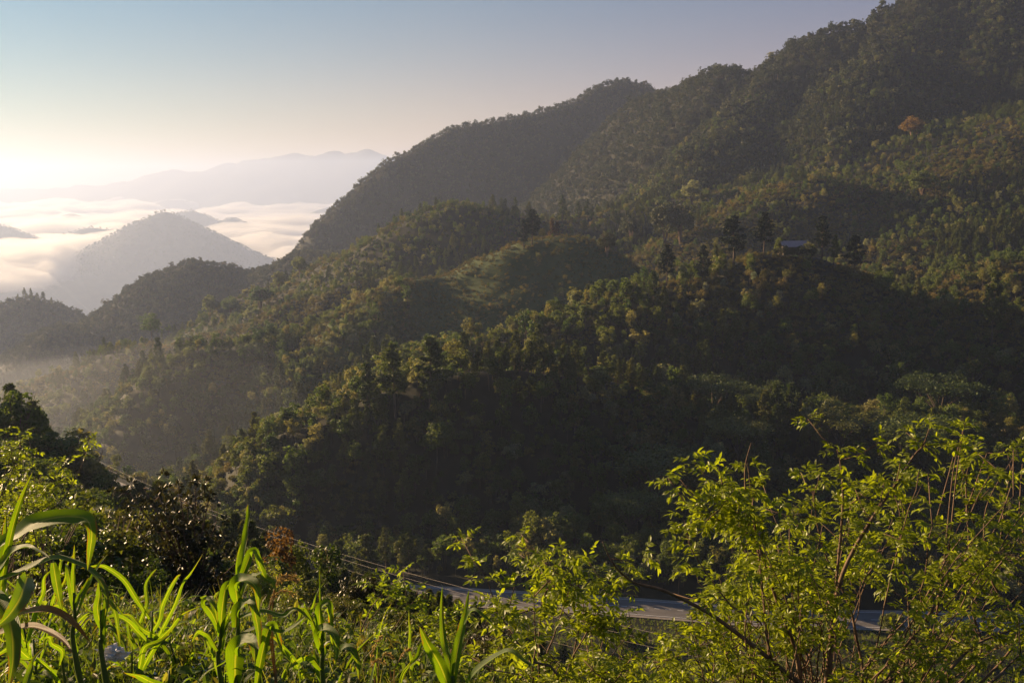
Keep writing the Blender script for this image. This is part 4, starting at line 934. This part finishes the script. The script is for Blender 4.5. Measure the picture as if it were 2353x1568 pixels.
# ------------------------------------------------------------------ corn
def corn_mat(name, c_lo, c_hi, brown):
    m, t, out = nodes(name); N = t.nodes.new; K = t.links.new
    uv = N('ShaderNodeUVMap'); uv.uv_map = 'UVMap'; sx = N('ShaderNodeSeparateXYZ'); K(uv.outputs[0], sx.inputs[0])
    wv = N('ShaderNodeTexWave'); wv.wave_type = 'BANDS'; wv.bands_direction = 'X'; wv.inputs['Scale'].default_value = 4.5; wv.inputs['Distortion'].default_value = 0.6; wv.inputs['Detail'].default_value = 2
    mp = N('ShaderNodeMapping'); mp.inputs['Scale'].default_value = (1, 0.08, 1); K(uv.outputs[0], mp.inputs[0]); K(mp.outputs[0], wv.inputs['Vector'])
    r = ramp(t, [(0.0, c_lo), (1.0, c_hi)]); K(wv.outputs['Fac'], r.inputs[0])
    # pale midrib
    ab = N('ShaderNodeMath'); ab.operation = 'SUBTRACT'; ab.inputs[1].default_value = 0.5; K(sx.outputs['X'], ab.inputs[0])
    a2 = N('ShaderNodeMath'); a2.operation = 'ABSOLUTE'; K(ab.outputs[0], a2.inputs[0])
    lt = N('ShaderNodeMath'); lt.operation = 'LESS_THAN'; lt.inputs[1].default_value = 0.05; K(a2.outputs[0], lt.inputs[0])
    mx = N('ShaderNodeMix'); mx.data_type = 'RGBA'; K(lt.outputs[0], mx.inputs[0]); K(r.outputs[0], mx.inputs[6]); mx.inputs[7].default_value = (0.17, 0.21, 0.06, 1)
    # withered edges and tips
    nz = N('ShaderNodeTexNoise'); nz.inputs['Scale'].default_value = 5; nz.inputs['Detail'].default_value = 5; mp2 = N('ShaderNodeMapping'); mp2.inputs['Scale'].default_value = (1.0, 0.9, 1)
    oi = N('ShaderNodeObjectInfo'); cb = N('ShaderNodeCombineXYZ'); mq = N('ShaderNodeMath'); mq.operation = 'MULTIPLY'; mq.inputs[1].default_value = 40; K(oi.outputs['Random'], mq.inputs[0]); K(mq.outputs[0], cb.inputs[0]); K(cb.outputs[0], mp2.inputs['Location'])
    K(uv.outputs[0], mp2.inputs[0]); K(mp2.outputs[0], nz.inputs['Vector'])
    ed = N('ShaderNodeMath'); ed.operation = 'MULTIPLY_ADD'; K(a2.outputs[0], ed.inputs[0]); ed.inputs[1].default_value = 0.45; K(nz.outputs[0], ed.inputs[2])
    tp = N('ShaderNodeMath'); tp.operation = 'MULTIPLY_ADD'; K(sx.outputs['Y'], tp.inputs[0]); tp.inputs[1].default_value = 0.28; K(ed.outputs[0], tp.inputs[2])
    rb = ramp(t, [(brown, (0,0,0)), (brown + 0.10, (1,1,1))]); K(tp.outputs[0], rb.inputs[0])
    m3 = N('ShaderNodeMix'); m3.data_type = 'RGBA'; K(rb.outputs[0], m3.inputs[0]); K(mx.outputs[2], m3.inputs[6]); m3.inputs[7].default_value = (0.14, 0.075, 0.022, 1)
    b = N('ShaderNodeBsdfPrincipled'); b.inputs['Roughness'].default_value = 0.5; b.inputs['Specular IOR Level'].default_value = 0.3; K(m3.outputs[2], b.inputs['Base Color'])
    bp = N('ShaderNodeBump'); bp.inputs['Strength'].default_value = 0.25; bp.inputs['Distance'].default_value = 0.004; K(wv.outputs['Fac'], bp.inputs['Height']); K(bp.outputs[0], b.inputs['Normal'])
    tr = N('ShaderNodeBsdfTranslucent'); tg = N('ShaderNodeVectorMath'); tg.operation = 'MULTIPLY'; tg.inputs[1].default_value = (2.9, 2.6, 0.35); K(m3.outputs[2], tg.inputs[0]); K(tg.outputs[0], tr.inputs['Color'])
    ms = N('ShaderNodeMixShader'); ms.inputs[0].default_value = 0.56; K(b.outputs[0], ms.inputs[1]); K(tr.outputs[0], ms.inputs[2]); K(ms.outputs[0], out.inputs[0]); return m
M_CORN = corn_mat('corn_blade', (0.050, 0.105, 0.008), (0.085, 0.145, 0.014), 0.92)
M_CORN_DRY = corn_mat('withered_corn_blade', (0.11, 0.12, 0.014), (0.15, 0.13, 0.02), 0.60)
M_STALK = plain_mat('corn_stalk', (0.06, 0.10, 0.015), (0.11, 0.13, 0.025), scale=9, rough=0.5, stretch=(1,1,0.2))
def corn_leaf_mesh(path, width, tw, k, n=26, fold=0.22, ripple=0.07, prof=None):
    """a blade along path; tw: turn of the blade out of the broad-side position, along its length"""
    c = crom(path, n); T = unit(np.gradient(c, axis=0)); V, UV, F = [], [], []
    ph = k.uniform(0, 6.28); m = 7
    for i in range(n):
        t = i/(n-1); view = unit(c[i] + LOC); s0 = unit(np.cross(T[i], view)); n0 = np.cross(s0, T[i])
        a = np.interp(t, np.linspace(0, 1, len(tw)), tw); s = s0*math.cos(a) + n0*math.sin(a); nn = np.cross(T[i], s)
        w = width*(0.5 + 0.5*min(1, t/0.22)**0.8)*max(0.0, 1 - t**2.6)**0.75 if prof is None else width*np.interp(t, np.linspace(0, 1, len(prof)), prof)
        for j in range(m):
            u = j/(m-1)*2 - 1
            rp = ripple*w*math.sin(t*21 + ph + (1.5 if u > 0 else 0))*abs(u)**2
            V.append(c[i] + s*u*w*0.5 + nn*(fold*w*(abs(u)**1.3) + rp)); UV.append(((u+1)/2, t))
    for i in range(n-1):
        for j in range(m-1):
            a = i*m+j; F.append((a, a+1, a+m+1, a+m))
    mb = MB(); mb.add(V, F, UV); return mb.mesh('leaf', M_CORN, True)
LOC = np.zeros(3)
def corn_plant(label, foot_px, D, stalk, leaves, seed, group=None):
    """leaves: (photo path, width in photo pixels, twists, withered?) on a stalk given as a photo path"""
    global LOC
    k = np.random.RandomState(seed); g = ground_at(foot_px, D); LOC = g
    r = empty('corn_plant', g, label, 'corn plant', group)
    s3 = [np.array(P(a, b, D)) - g for a, b in stalk]; s3 = [np.array((0.0, 0.0, -0.06))] + s3
    mb = MB(); pc = crom(s3, 22); mb.tube(pc, np.linspace(0.016, 0.006, 22) * (1 + 0.22*(np.arange(22) % 6 == 0)), 7); link('stalk', mb.mesh('stalk', M_STALK, True), r)
    for pts, wpx, tw, dry, dd in leaves:
        m = len(pts); p3 = [np.array(P(a, b, D + dd*i/(m-1))) - g for i, (a, b) in enumerate(pts)]
        o = link('leaf', corn_leaf_mesh(p3, wpx*D/FPX, tw, k), r)
        if dry: o.material_slots[0].link = 'OBJECT'; o.material_slots[0].material = M_CORN_DRY
    return r
corn_plant('tall corn plant at the left edge with a broad arching blade', -45, 3.6, [(-45,1568),(-40,1400),(-30,1250)], [
 ([(2,1345),(20,1250),(42,1165),(75,1083)], 17, (0.3,0.2,0.1), 0, -0.3),
 ([(-30,1290),(0,1252),(39,1227),(65,1206),(98,1195),(142,1186),(190,1188),(205,1202),(211,1227),(206,1269),(201,1310)], 40, (0.9,0.9,0.8,0.4,0.2,0.1,0.3,0.15,0.1), 0, -0.35),
 ([(-30,1330),(0,1300),(30,1266),(60,1257),(89,1266),(115,1283)], 22, (0.6,0.9,1.2,1.0), 0, -0.4),
 ([(-30,1345),(0,1331),(44,1316),(89,1295),(128,1281),(166,1292),(202,1307),(226,1328),(240,1355),(246,1385),(241,1415)], 24, (0.9,1.2,1.0,1.2,0.8,0.4,0.2), 0, -0.5),
 ([(-10,1420),(6,1330),(10,1260),(14,1180)], 24, (0.1,0.3,0.2), 0, 0.3),
 ([(62,1325),(56,1345),(45,1375),(20,1412),(-10,1440)], 44, (0.5,0.2,0.1,0.5), 0, -0.5),
 ([(-30,1440),(10,1425),(60,1406),(104,1400),(148,1414),(178,1440),(207,1474)], 24, (1.0,1.1,0.8,0.5,0.3), 1, -0.4),
 ([(-30,1470),(0,1455),(60,1438),(104,1447),(142,1468),(168,1500)], 22, (1.1,1.0,0.7,0.3), 1, -0.5),
 ([(122,1292),(128,1330),(135,1370),(143,1404)], 22, (0.1,0.2,0.3), 0, -0.1),
 ([(-20,1350),(20,1420),(30,1500),(20,1580)], 40, (0.3,0.2,0.5), 0, -0.5)], 1)
corn_plant('slim corn plant with upright blades left of the white bag', 172, 4.6, [(172,1500),(172,1420),(170,1360)], [
 ([(170,1400),(163,1350),(156,1310),(150,1292)], 15, (0.2,0.3), 0, 0.1), ([(172,1400),(182,1370),(196,1345),(205,1325)], 12, (0.6,0.4), 0, -0.1),
 ([(171,1380),(168,1330),(170,1290),(171,1250)], 11, (0.3,0.2), 0, 0), ([(174,1420),(205,1340),(225,1300),(248,1270)], 10, (0.9,0.5), 0, -0.2),
 ([(172,1440),(150,1400),(128,1390),(105,1410)], 14, (0.9,0.8,0.5), 0, -0.2)], 2)
corn_plant('corn plant with a long hanging yellowed blade beside the dark shrub', 232, 4.4, [(236,1520),(234,1460),(232,1400)], [
 ([(232,1440),(224,1400),(228,1365),(226,1335)], 20, (0.2,0.4), 0, 0), ([(236,1440),(243,1400),(248,1380),(262,1400),(270,1440),(276,1480)], 16, (0.4,0.7,0.2), 0, -0.2),
 ([(236,1470),(250,1440),(280,1470),(290,1500)], 14, (0.6,0.8,0.3), 0, -0.2), ([(234,1500),(236,1440),(240,1400)], 18, (0.1,0.1), 0, 0.1)], 3)
corn_plant('tallest corn plant with a spear-like top in front of the rusty tree', 545, 4.6, [(543,1568),(546,1480),(548,1400),(556,1320)], [
 ([(548,1345),(556,1296),(563,1245),(570,1192),(570,1156)], 22, (0.5,0.9,0.8,0.5), 0, 0.1), ([(552,1350),(549,1310),(552,1270),(560,1235)], 17, (0.1,0.2), 0, 0.1),
 ([(550,1335),(562,1308),(575,1275),(585,1266),(594,1292),(608,1325),(626,1336),(633,1358)], 22, (0.2,0.4,0.9,0.3,0.3), 0, -0.2),
 ([(545,1380),(542,1345),(552,1334),(573,1334),(590,1355),(595,1405)], 36, (0.2,0.6,1.0,0.4,0.1), 0, -0.25), ([(547,1390),(572,1330),(590,1320),(602,1312)], 16, (0.8,1.1,0.9), 0, -0.2),
 ([(541,1440),(545,1405),(566,1386),(580,1392),(592,1440),(596,1490)], 30, (0.4,0.9,0.5,0.1), 0, -0.3), ([(546,1420),(575,1410),(610,1405),(650,1415),(680,1398),(718,1428)], 17, (0.9,1.0,0.8,0.5), 0, -0.3),
 ([(540,1568),(541,1510),(548,1480),(572,1474),(582,1482),(586,1520)], 46, (0.1,0.2,0.9,0.4,0.1), 0, -0.35), ([(590,1568),(602,1500),(615,1450),(628,1436),(640,1470),(648,1500)], 24, (0.1,0.2,0.8,0.3), 0, -0.1),
 ([(546,1460),(600,1440),(650,1452),(690,1425),(705,1410)], 16, (0.9,1.1,0.7), 0, -0.2)], 4)
corn_plant('corn plant with drooping folded blades left of the tallest one', 508, 4.9, [(504,1540),(506,1470),(508,1400)], [
 ([(506,1460),(510,1400),(518,1352),(531,1341),(534,1370)], 24, (0.1,0.2,0.8,0.3), 0, -0.1), ([(506,1460),(498,1415),(488,1382),(484,1368)], 13, (0.4,0.5), 0, 0.1),
 ([(505,1450),(488,1410),(470,1385),(478,1378),(492,1392),(500,1430)], 20, (0.3,0.7,1.1,0.4), 0, -0.2), ([(507,1470),(520,1435),(545,1415),(560,1402)], 14, (0.6,0.8), 0, 0),
 ([(504,1500),(480,1460),(455,1450),(440,1475)], 16, (0.8,0.9,0.4), 0, -0.2), ([(505,1500),(512,1450),(508,1420)], 16, (0.2,0.1), 0, 0.1)], 5)
corn_plant('dark-tipped corn plant with folded blades at the bottom centre', 742, 4.5, [(742,1568),(741,1500),(738,1440)], [
 ([(740,1440),(737,1400),(736,1360),(734,1305)], 9, (0.6,0.8), 0, 0), ([(741,1470),(735,1430),(735,1395),(750,1386),(758,1395),(760,1440),(764,1500)], 22, (0.2,0.3,0.8,0.3,0.1), 0, -0.1),
 ([(738,1490),(732,1455),(745,1445),(765,1455),(772,1490),(766,1540)], 28, (0.3,0.9,0.5,0.2), 0, -0.3), ([(774,1508),(785,1492),(805,1490),(820,1520),(824,1560)], 24, (0.8,0.9,0.4,0.2), 0, -0.2),
 ([(736,1500),(722,1440),(705,1402),(692,1396),(662,1404)], 12, (0.3,0.6,0.8), 0, 0), ([(740,1540),(715,1510),(690,1512),(660,1535)], 22, (0.9,1.0,0.5), 0, -0.3), ([(742,1568),(728,1520),(722,1490)], 20, (0.2,0.2), 0, 0.1)], 6)
corn_plant('young corn plant with two bright upright blades low in the middle', 1040, 4.0, [(1040,1600),(1042,1560)], [
 ([(1040,1560),(1030,1510),(1020,1474),(1015,1414),(1016,1345)], 19, (0.15,0.2,0.3), 0, 0.2), ([(1040,1575),(1048,1510),(1058,1460),(1070,1410),(1078,1353)], 26, (0.3,0.4,0.7), 0, 0.1),
 ([(1066,1432),(1078,1408),(1092,1402),(1116,1420),(1143,1448)], 16, (0.9,1.0,0.7), 0, -0.15), ([(1032,1580),(1010,1525),(985,1482),(964,1438)], 34, (0.25,0.2,0.3), 0, 0),
 ([(1070,1580),(1089,1545),(1136,1509),(1169,1496),(1205,1518),(1240,1540)], 22, (1.0,1.0,1.1,0.9,0.6), 0, -0.3)], 7)
def random_corn(px, D, h, seed, label, group):
    global LOC
    k = np.random.RandomState(seed); g = ground_at(px, D); LOC = g; r = empty('corn_plant', g, label, 'corn plant', group)
    lean = k.normal(size=2)*0.06; mb = MB(); pc = crom([(0,0,-0.05), (lean[0]*0.5, lean[1]*0.5, h*0.4), (lean[0], lean[1], h*0.75)], 12); mb.tube(pc, np.linspace(0.012, 0.005, 12), 6); link('stalk', mb.mesh('stalk', M_STALK, True), r)
    a0 = k.uniform(0, 6.28)
    for i in range(k.randint(5, 8)):
        t = 0.12 + 0.82*i/7; b = pc[min(int(t*11)+1, 11)]; a = a0 + math.pi*i + k.normal()*0.45; L = h*k.uniform(0.45, 0.8); rise = k.uniform(0.45, 1.25) + 0.5*t; drop = k.uniform(0.2, 1.5)*(1.1 - 0.6*t)
        pts = [b + np.array([math.cos(a)*L*(q*0.62), math.sin(a)*L*(q*0.62), L*(rise*q - drop*q*q)]) + k.normal(size=3)*0.012 for q in np.linspace(0, 1, 6)]
        z0 = k.uniform(-1.2, 1.2)
        o = link('leaf', corn_leaf_mesh(pts, k.uniform(0.016, 0.034)*min(1.2, h/0.6), (z0, z0 + k.normal()*0.5, z0 + k.normal()*0.9), k, 18), r)
        if k.rand() < 0.0: o.material_slots[0].link = 'OBJECT'; o.material_slots[0].material = M_CORN_DRY
kc = np.random.RandomState(61); j = 0
for i in range(26): random_corn(kc.uniform(300, 960), kc.uniform(4.6, 8.2), kc.uniform(0.35, 0.75), 200+i, 'young corn plant in the weedy field between the tall ones', 'young corn in the weedy field')
for i in range(14): random_corn(kc.uniform(-60, 330), kc.uniform(4.0, 7.2), kc.uniform(0.5, 1.0), 240+i, 'young corn plant in the weeds at the lower left', 'young corn at the lower left')

# ------------------------------------------------------------------ weeds between the corn
def weed_protos():
    out = []
    for i in range(3):                      # grass tufts
        k = np.random.RandomState(1100+i); mb = MB()
        for b in range(16):
            a = k.uniform(0, 6.28); L = k.uniform(0.16, 0.38); w = k.uniform(0.004, 0.009); out_ = k.uniform(0.2, 0.8); d = np.array([math.cos(a), math.sin(a), 0]); s = np.array([-math.sin(a), math.cos(a), 0]); b0 = np.array([k.normal()*0.03, k.normal()*0.03, -0.02]); V = []
            for t in np.linspace(0, 1, 5): c = b0 + d*L*out_*t**1.5 + np.array([0,0,1])*L*(t - 0.35*out_*t*t); V += [c - s*w*(1-t*0.95), c + s*w*(1-t*0.95)]
            mb.add(V, [(2*q, 2*q+1, 2*q+3, 2*q+2) for q in range(4)])
        out.append([mb.mesh('weed', M_WEED)])
    for i in range(5):                      # leafy herbs, two with white flowers
        k = np.random.RandomState(1200+i); mb = MB(); tb = MB(); fb = MB()
        for s in range(3 + i % 3):
            a = k.uniform(0, 6.28); h = k.uniform(0.14, 0.36); l = k.uniform(0.02, 0.14); path = crom([(0,0,-0.02), (math.cos(a)*l*0.4, math.sin(a)*l*0.4, h*0.5), (math.cos(a)*l, math.sin(a)*l, h)], 7); tb.tube(path, np.linspace(0.003, 0.0015, 7), 4)
            n = 12; t = k.randint(1, 7, n); d = unit(k.normal(size=(n,3)) + (0,0,0.2)); d[:,2] = np.abs(d[:,2])*0.6 - 0.1
            l_ = k.uniform(0.035, 0.085, n); add_leaflets(mb, path[t], d, unit(k.normal(size=(n,3))*0.35 + (0,0,1)), l_, l_*(0.30 if i % 2 else 0.19))
            if i in (1,):
                for q in range(2):
                    e = path[-1] + np.array([k.normal()*0.03, k.normal()*0.03, 0.03]); tb.tube([path[-1], e], [0.001, 0.001], 3); nrm = unit(np.array([k.normal()*0.5, k.normal()*0.5, 1.0])); a1 = unit(np.cross(nrm, (0.4, 0.7, 0.2))); b1 = np.cross(nrm, a1)
                    dirs = np.array([a1*math.cos(z) + b1*math.sin(z) for z in np.arange(6)*math.pi/3]); add_leaflets(fb, np.repeat(e[None], 6, 0), dirs, np.repeat(nrm[None], 6, 0), np.full(6, 0.008), np.full(6, 0.0028))
        parts = [mb.mesh('weed', M_WEED), tb.mesh('weed', M_STALK)]
        if fb.n: parts.append(fb.mesh('weed', M_WHITE))
        out.append(parts)
    for i in range(2):                      # broad heart-shaped leaves near the soil
        k = np.random.RandomState(1300+i); mb = MB(); n = 7; p = np.stack([k.normal(size=n)*0.09, k.normal(size=n)*0.09, k.uniform(0.03, 0.2, n)], -1); d = unit(k.normal(size=(n,3))*(1,1,0.25)); l = k.uniform(0.07, 0.12, n)
        add_leaflets(mb, p, d, unit(k.normal(size=(n,3))*0.4 + (0,0,1)), l, l*0.42, fold=0.15); out.append([mb.mesh('weed', M_BUSH)])
    k = np.random.RandomState(1400); mb = MB(); n = 9; p = np.stack([k.normal(size=n)*0.1, k.normal(size=n)*0.1, k.uniform(0.02, 0.12, n)], -1); d = unit(k.normal(size=(n,3))*(1,1,0.3)); l = k.uniform(0.05, 0.11, n); add_leaflets(mb, p, d, unit(k.normal(size=(n,3))*0.5 + (0,0,1)), l, l*0.2); out.append([mb.mesh('weed', M_RUST)])
    return out
WP = weed_protos()
kw = np.random.RandomState(91); N = 9500
wy = 3.0 * (9.6/3.0) ** kw.rand(N); wx = kw.uniform(-0.64, 0.62, N)*wy + kw.normal(size=N)*0.05
keep = (wx/wy < 0.1) | (kw.rand(N) < 0.5); wx, wy = wx[keep], wy[keep]; wz = ground_z(wx, wy); N = len(wx)
wi = kw.choice(11, N, p=[0.17,0.17,0.16,0.10,0.09,0.09,0.08,0.07,0.03,0.02,0.02])
scatter('weeds', np.stack([wx, wy, wz], 1), kw.uniform(0, 6.28, N), kw.uniform(0.7, 1.5, N) * np.where(wi < 3, 1.25, 1.0), wi, WP, 'tangle of sunlit weeds and grass between the corn', tilt=kw.normal(size=(N,2))*0.12)
gy = kw.uniform(105, 209, 16000); gx = gy*kw.uniform(-0.02, 0.6, 16000); ok = road_dist(gx, gy) > 5.6; gx, gy = gx[ok], gy[ok]; gz = ground_z(gx, gy)
scatter('grass', np.stack([gx, gy, gz], 1), kw.uniform(0, 6.28, len(gx)), kw.uniform(1.6, 3.2, len(gx)), kw.randint(0, 3, len(gx)), WP[:3], 'shaded green grass bank below the road')

# ------------------------------------------------------------------ cables, bag, seed heads
M_CABLE = plain_mat('bright_cable', (0.30, 0.24, 0.18), (0.38, 0.30, 0.22), rough=0.35, spec=0.6)
for i, (a, b, sag) in enumerate((((120,1000,305),(1960,1548,96),6.6), ((120,1008,304),(1960,1572,96),6.4), ((120,1022,300),(1960,1580,95),7.2), ((120,1030,298),(1960,1625,95),8.2))):
    A, B = np.array(P(*a)), np.array(P(*b)); pts = [A*(1-t) + B*t - np.array([0,0,sag*4*t*(1-t)]) for t in np.linspace(0, 1, 60)]
    mb = MB(); mb.tube([p - A for p in pts], 0.014, 5); o = link('power_cable', mb.mesh('power_cable', M_CABLE)); o.location = A
    tag(o, ['uppermost of the power cables sagging across the valley', 'second power cable from the top across the valley', 'third power cable from the top across the valley', 'lowest power cable sagging across the valley'][i], 'cable', 'power cables')
def plastic_bag():
    c = np.array(P(258, 1500, 5.0)); g = float(ground_z(c[0], c[1])); c[2] = max(c[2], g + 0.05); k = np.random.RandomState(9); mb = MB(); n, m = 20, 26; V = []; F = []
    for i in range(n):
        th = math.pi*i/(n-1)
        for j in range(m):
            ph = 2*math.pi*j/m; d = np.array([math.sin(th)*math.cos(ph), math.sin(th)*math.sin(ph), math.cos(th)]); rr = 0.042*(1 + 0.42*math.sin(3*ph + 4*th) * math.sin(th) + 0.34*math.sin(5*ph - 7*th) * math.sin(th) + 0.22*k.normal()*math.sin(th)); V.append(d*rr*(1.35, 0.8, 0.85))
    for i in range(n-1):
        for j in range(m): F.append((i*m+j, i*m+(j+1) % m, (i+1)*m+(j+1) % m, (i+1)*m+j))
    mb.add(V, F); m_, t, out = nodes('white_plastic_film'); b = t.nodes.new('ShaderNodeBsdfPrincipled'); b.inputs['Base Color'].default_value = (0.68, 0.68, 0.66, 1); b.inputs['Roughness'].default_value = 0.3
    tr = t.nodes.new('ShaderNodeBsdfTranslucent'); tr.inputs['Color'].default_value = (0.7, 0.66, 0.6, 1); ms = t.nodes.new('ShaderNodeMixShader'); ms.inputs[0].default_value = 0.4; t.links.new(b.outputs[0], ms.inputs[1]); t.links.new(tr.outputs[0], ms.inputs[2]); t.links.new(ms.outputs[0], out.inputs[0])
    o = link('plastic_bag', mb.mesh('plastic_bag', m_)); o.location = c; tag(o, 'crumpled white plastic bag lying among the weeds', 'bag')
plastic_bag()
def seed_head(px, D, tips, label):
    g = ground_at(px, D); k = np.random.RandomState(int(px)); r = empty('dry_grass_stalk', g, label, 'grass stalk'); sb = MB(); hb = MB()
    for pts in tips:
        p3 = [np.array((0,0,-0.05))] + [np.array(P(a, b, D)) - g for a, b in pts]; path = crom(p3, 22); sb.tube(path, np.linspace(0.004, 0.0015, 22), 5)
        for t in range(12, 22):
            n = 7; d = unit(np.repeat((path[t]-path[t-1])[None], n, 0)/np.linalg.norm(path[t]-path[t-1]) + k.normal(size=(n,3))*0.5 + (0,0,-0.3)); add_leaflets(hb, path[t] + k.normal(size=(n,3))*0.004, d, unit(k.normal(size=(n,3))), k.uniform(0.014, 0.026, n), np.full(n, 0.003))
    link('stem', sb.mesh('stem', M_STRAW), r); link('seed_head', hb.mesh('seed_head', M_STRAW), r)
seed_head(625, 5.0, [[(622,1450),(628,1360),(650,1330),(682,1330)], [(618,1450),(622,1390),(642,1358),(678,1362)], [(626,1460),(634,1345),(652,1322),(672,1322)]], 'dry straw-coloured grass stalk with arching seed heads beside the tallest corn')
seed_head(905, 5.4, [[(905,1568),(915,1520),(930,1495),(940,1490)], [(900,1568),(890,1530),(870,1515),(856,1520)]], 'dry grass stalk with loose seed heads near the bottom centre')
seed_head(1040, 6.0, [[(1035,1520),(1042,1490),(1050,1474),(1058,1470)]], 'single dry grass stalk between the two upright corn blades')
seed_head(860, 5.5, [[(860,1560),(852,1520),(862,1480),(874,1462)], [(868,1560),(878,1510),(890,1500),(900,1506)]], 'reddish dry grass stalk right of the dark-tipped corn')
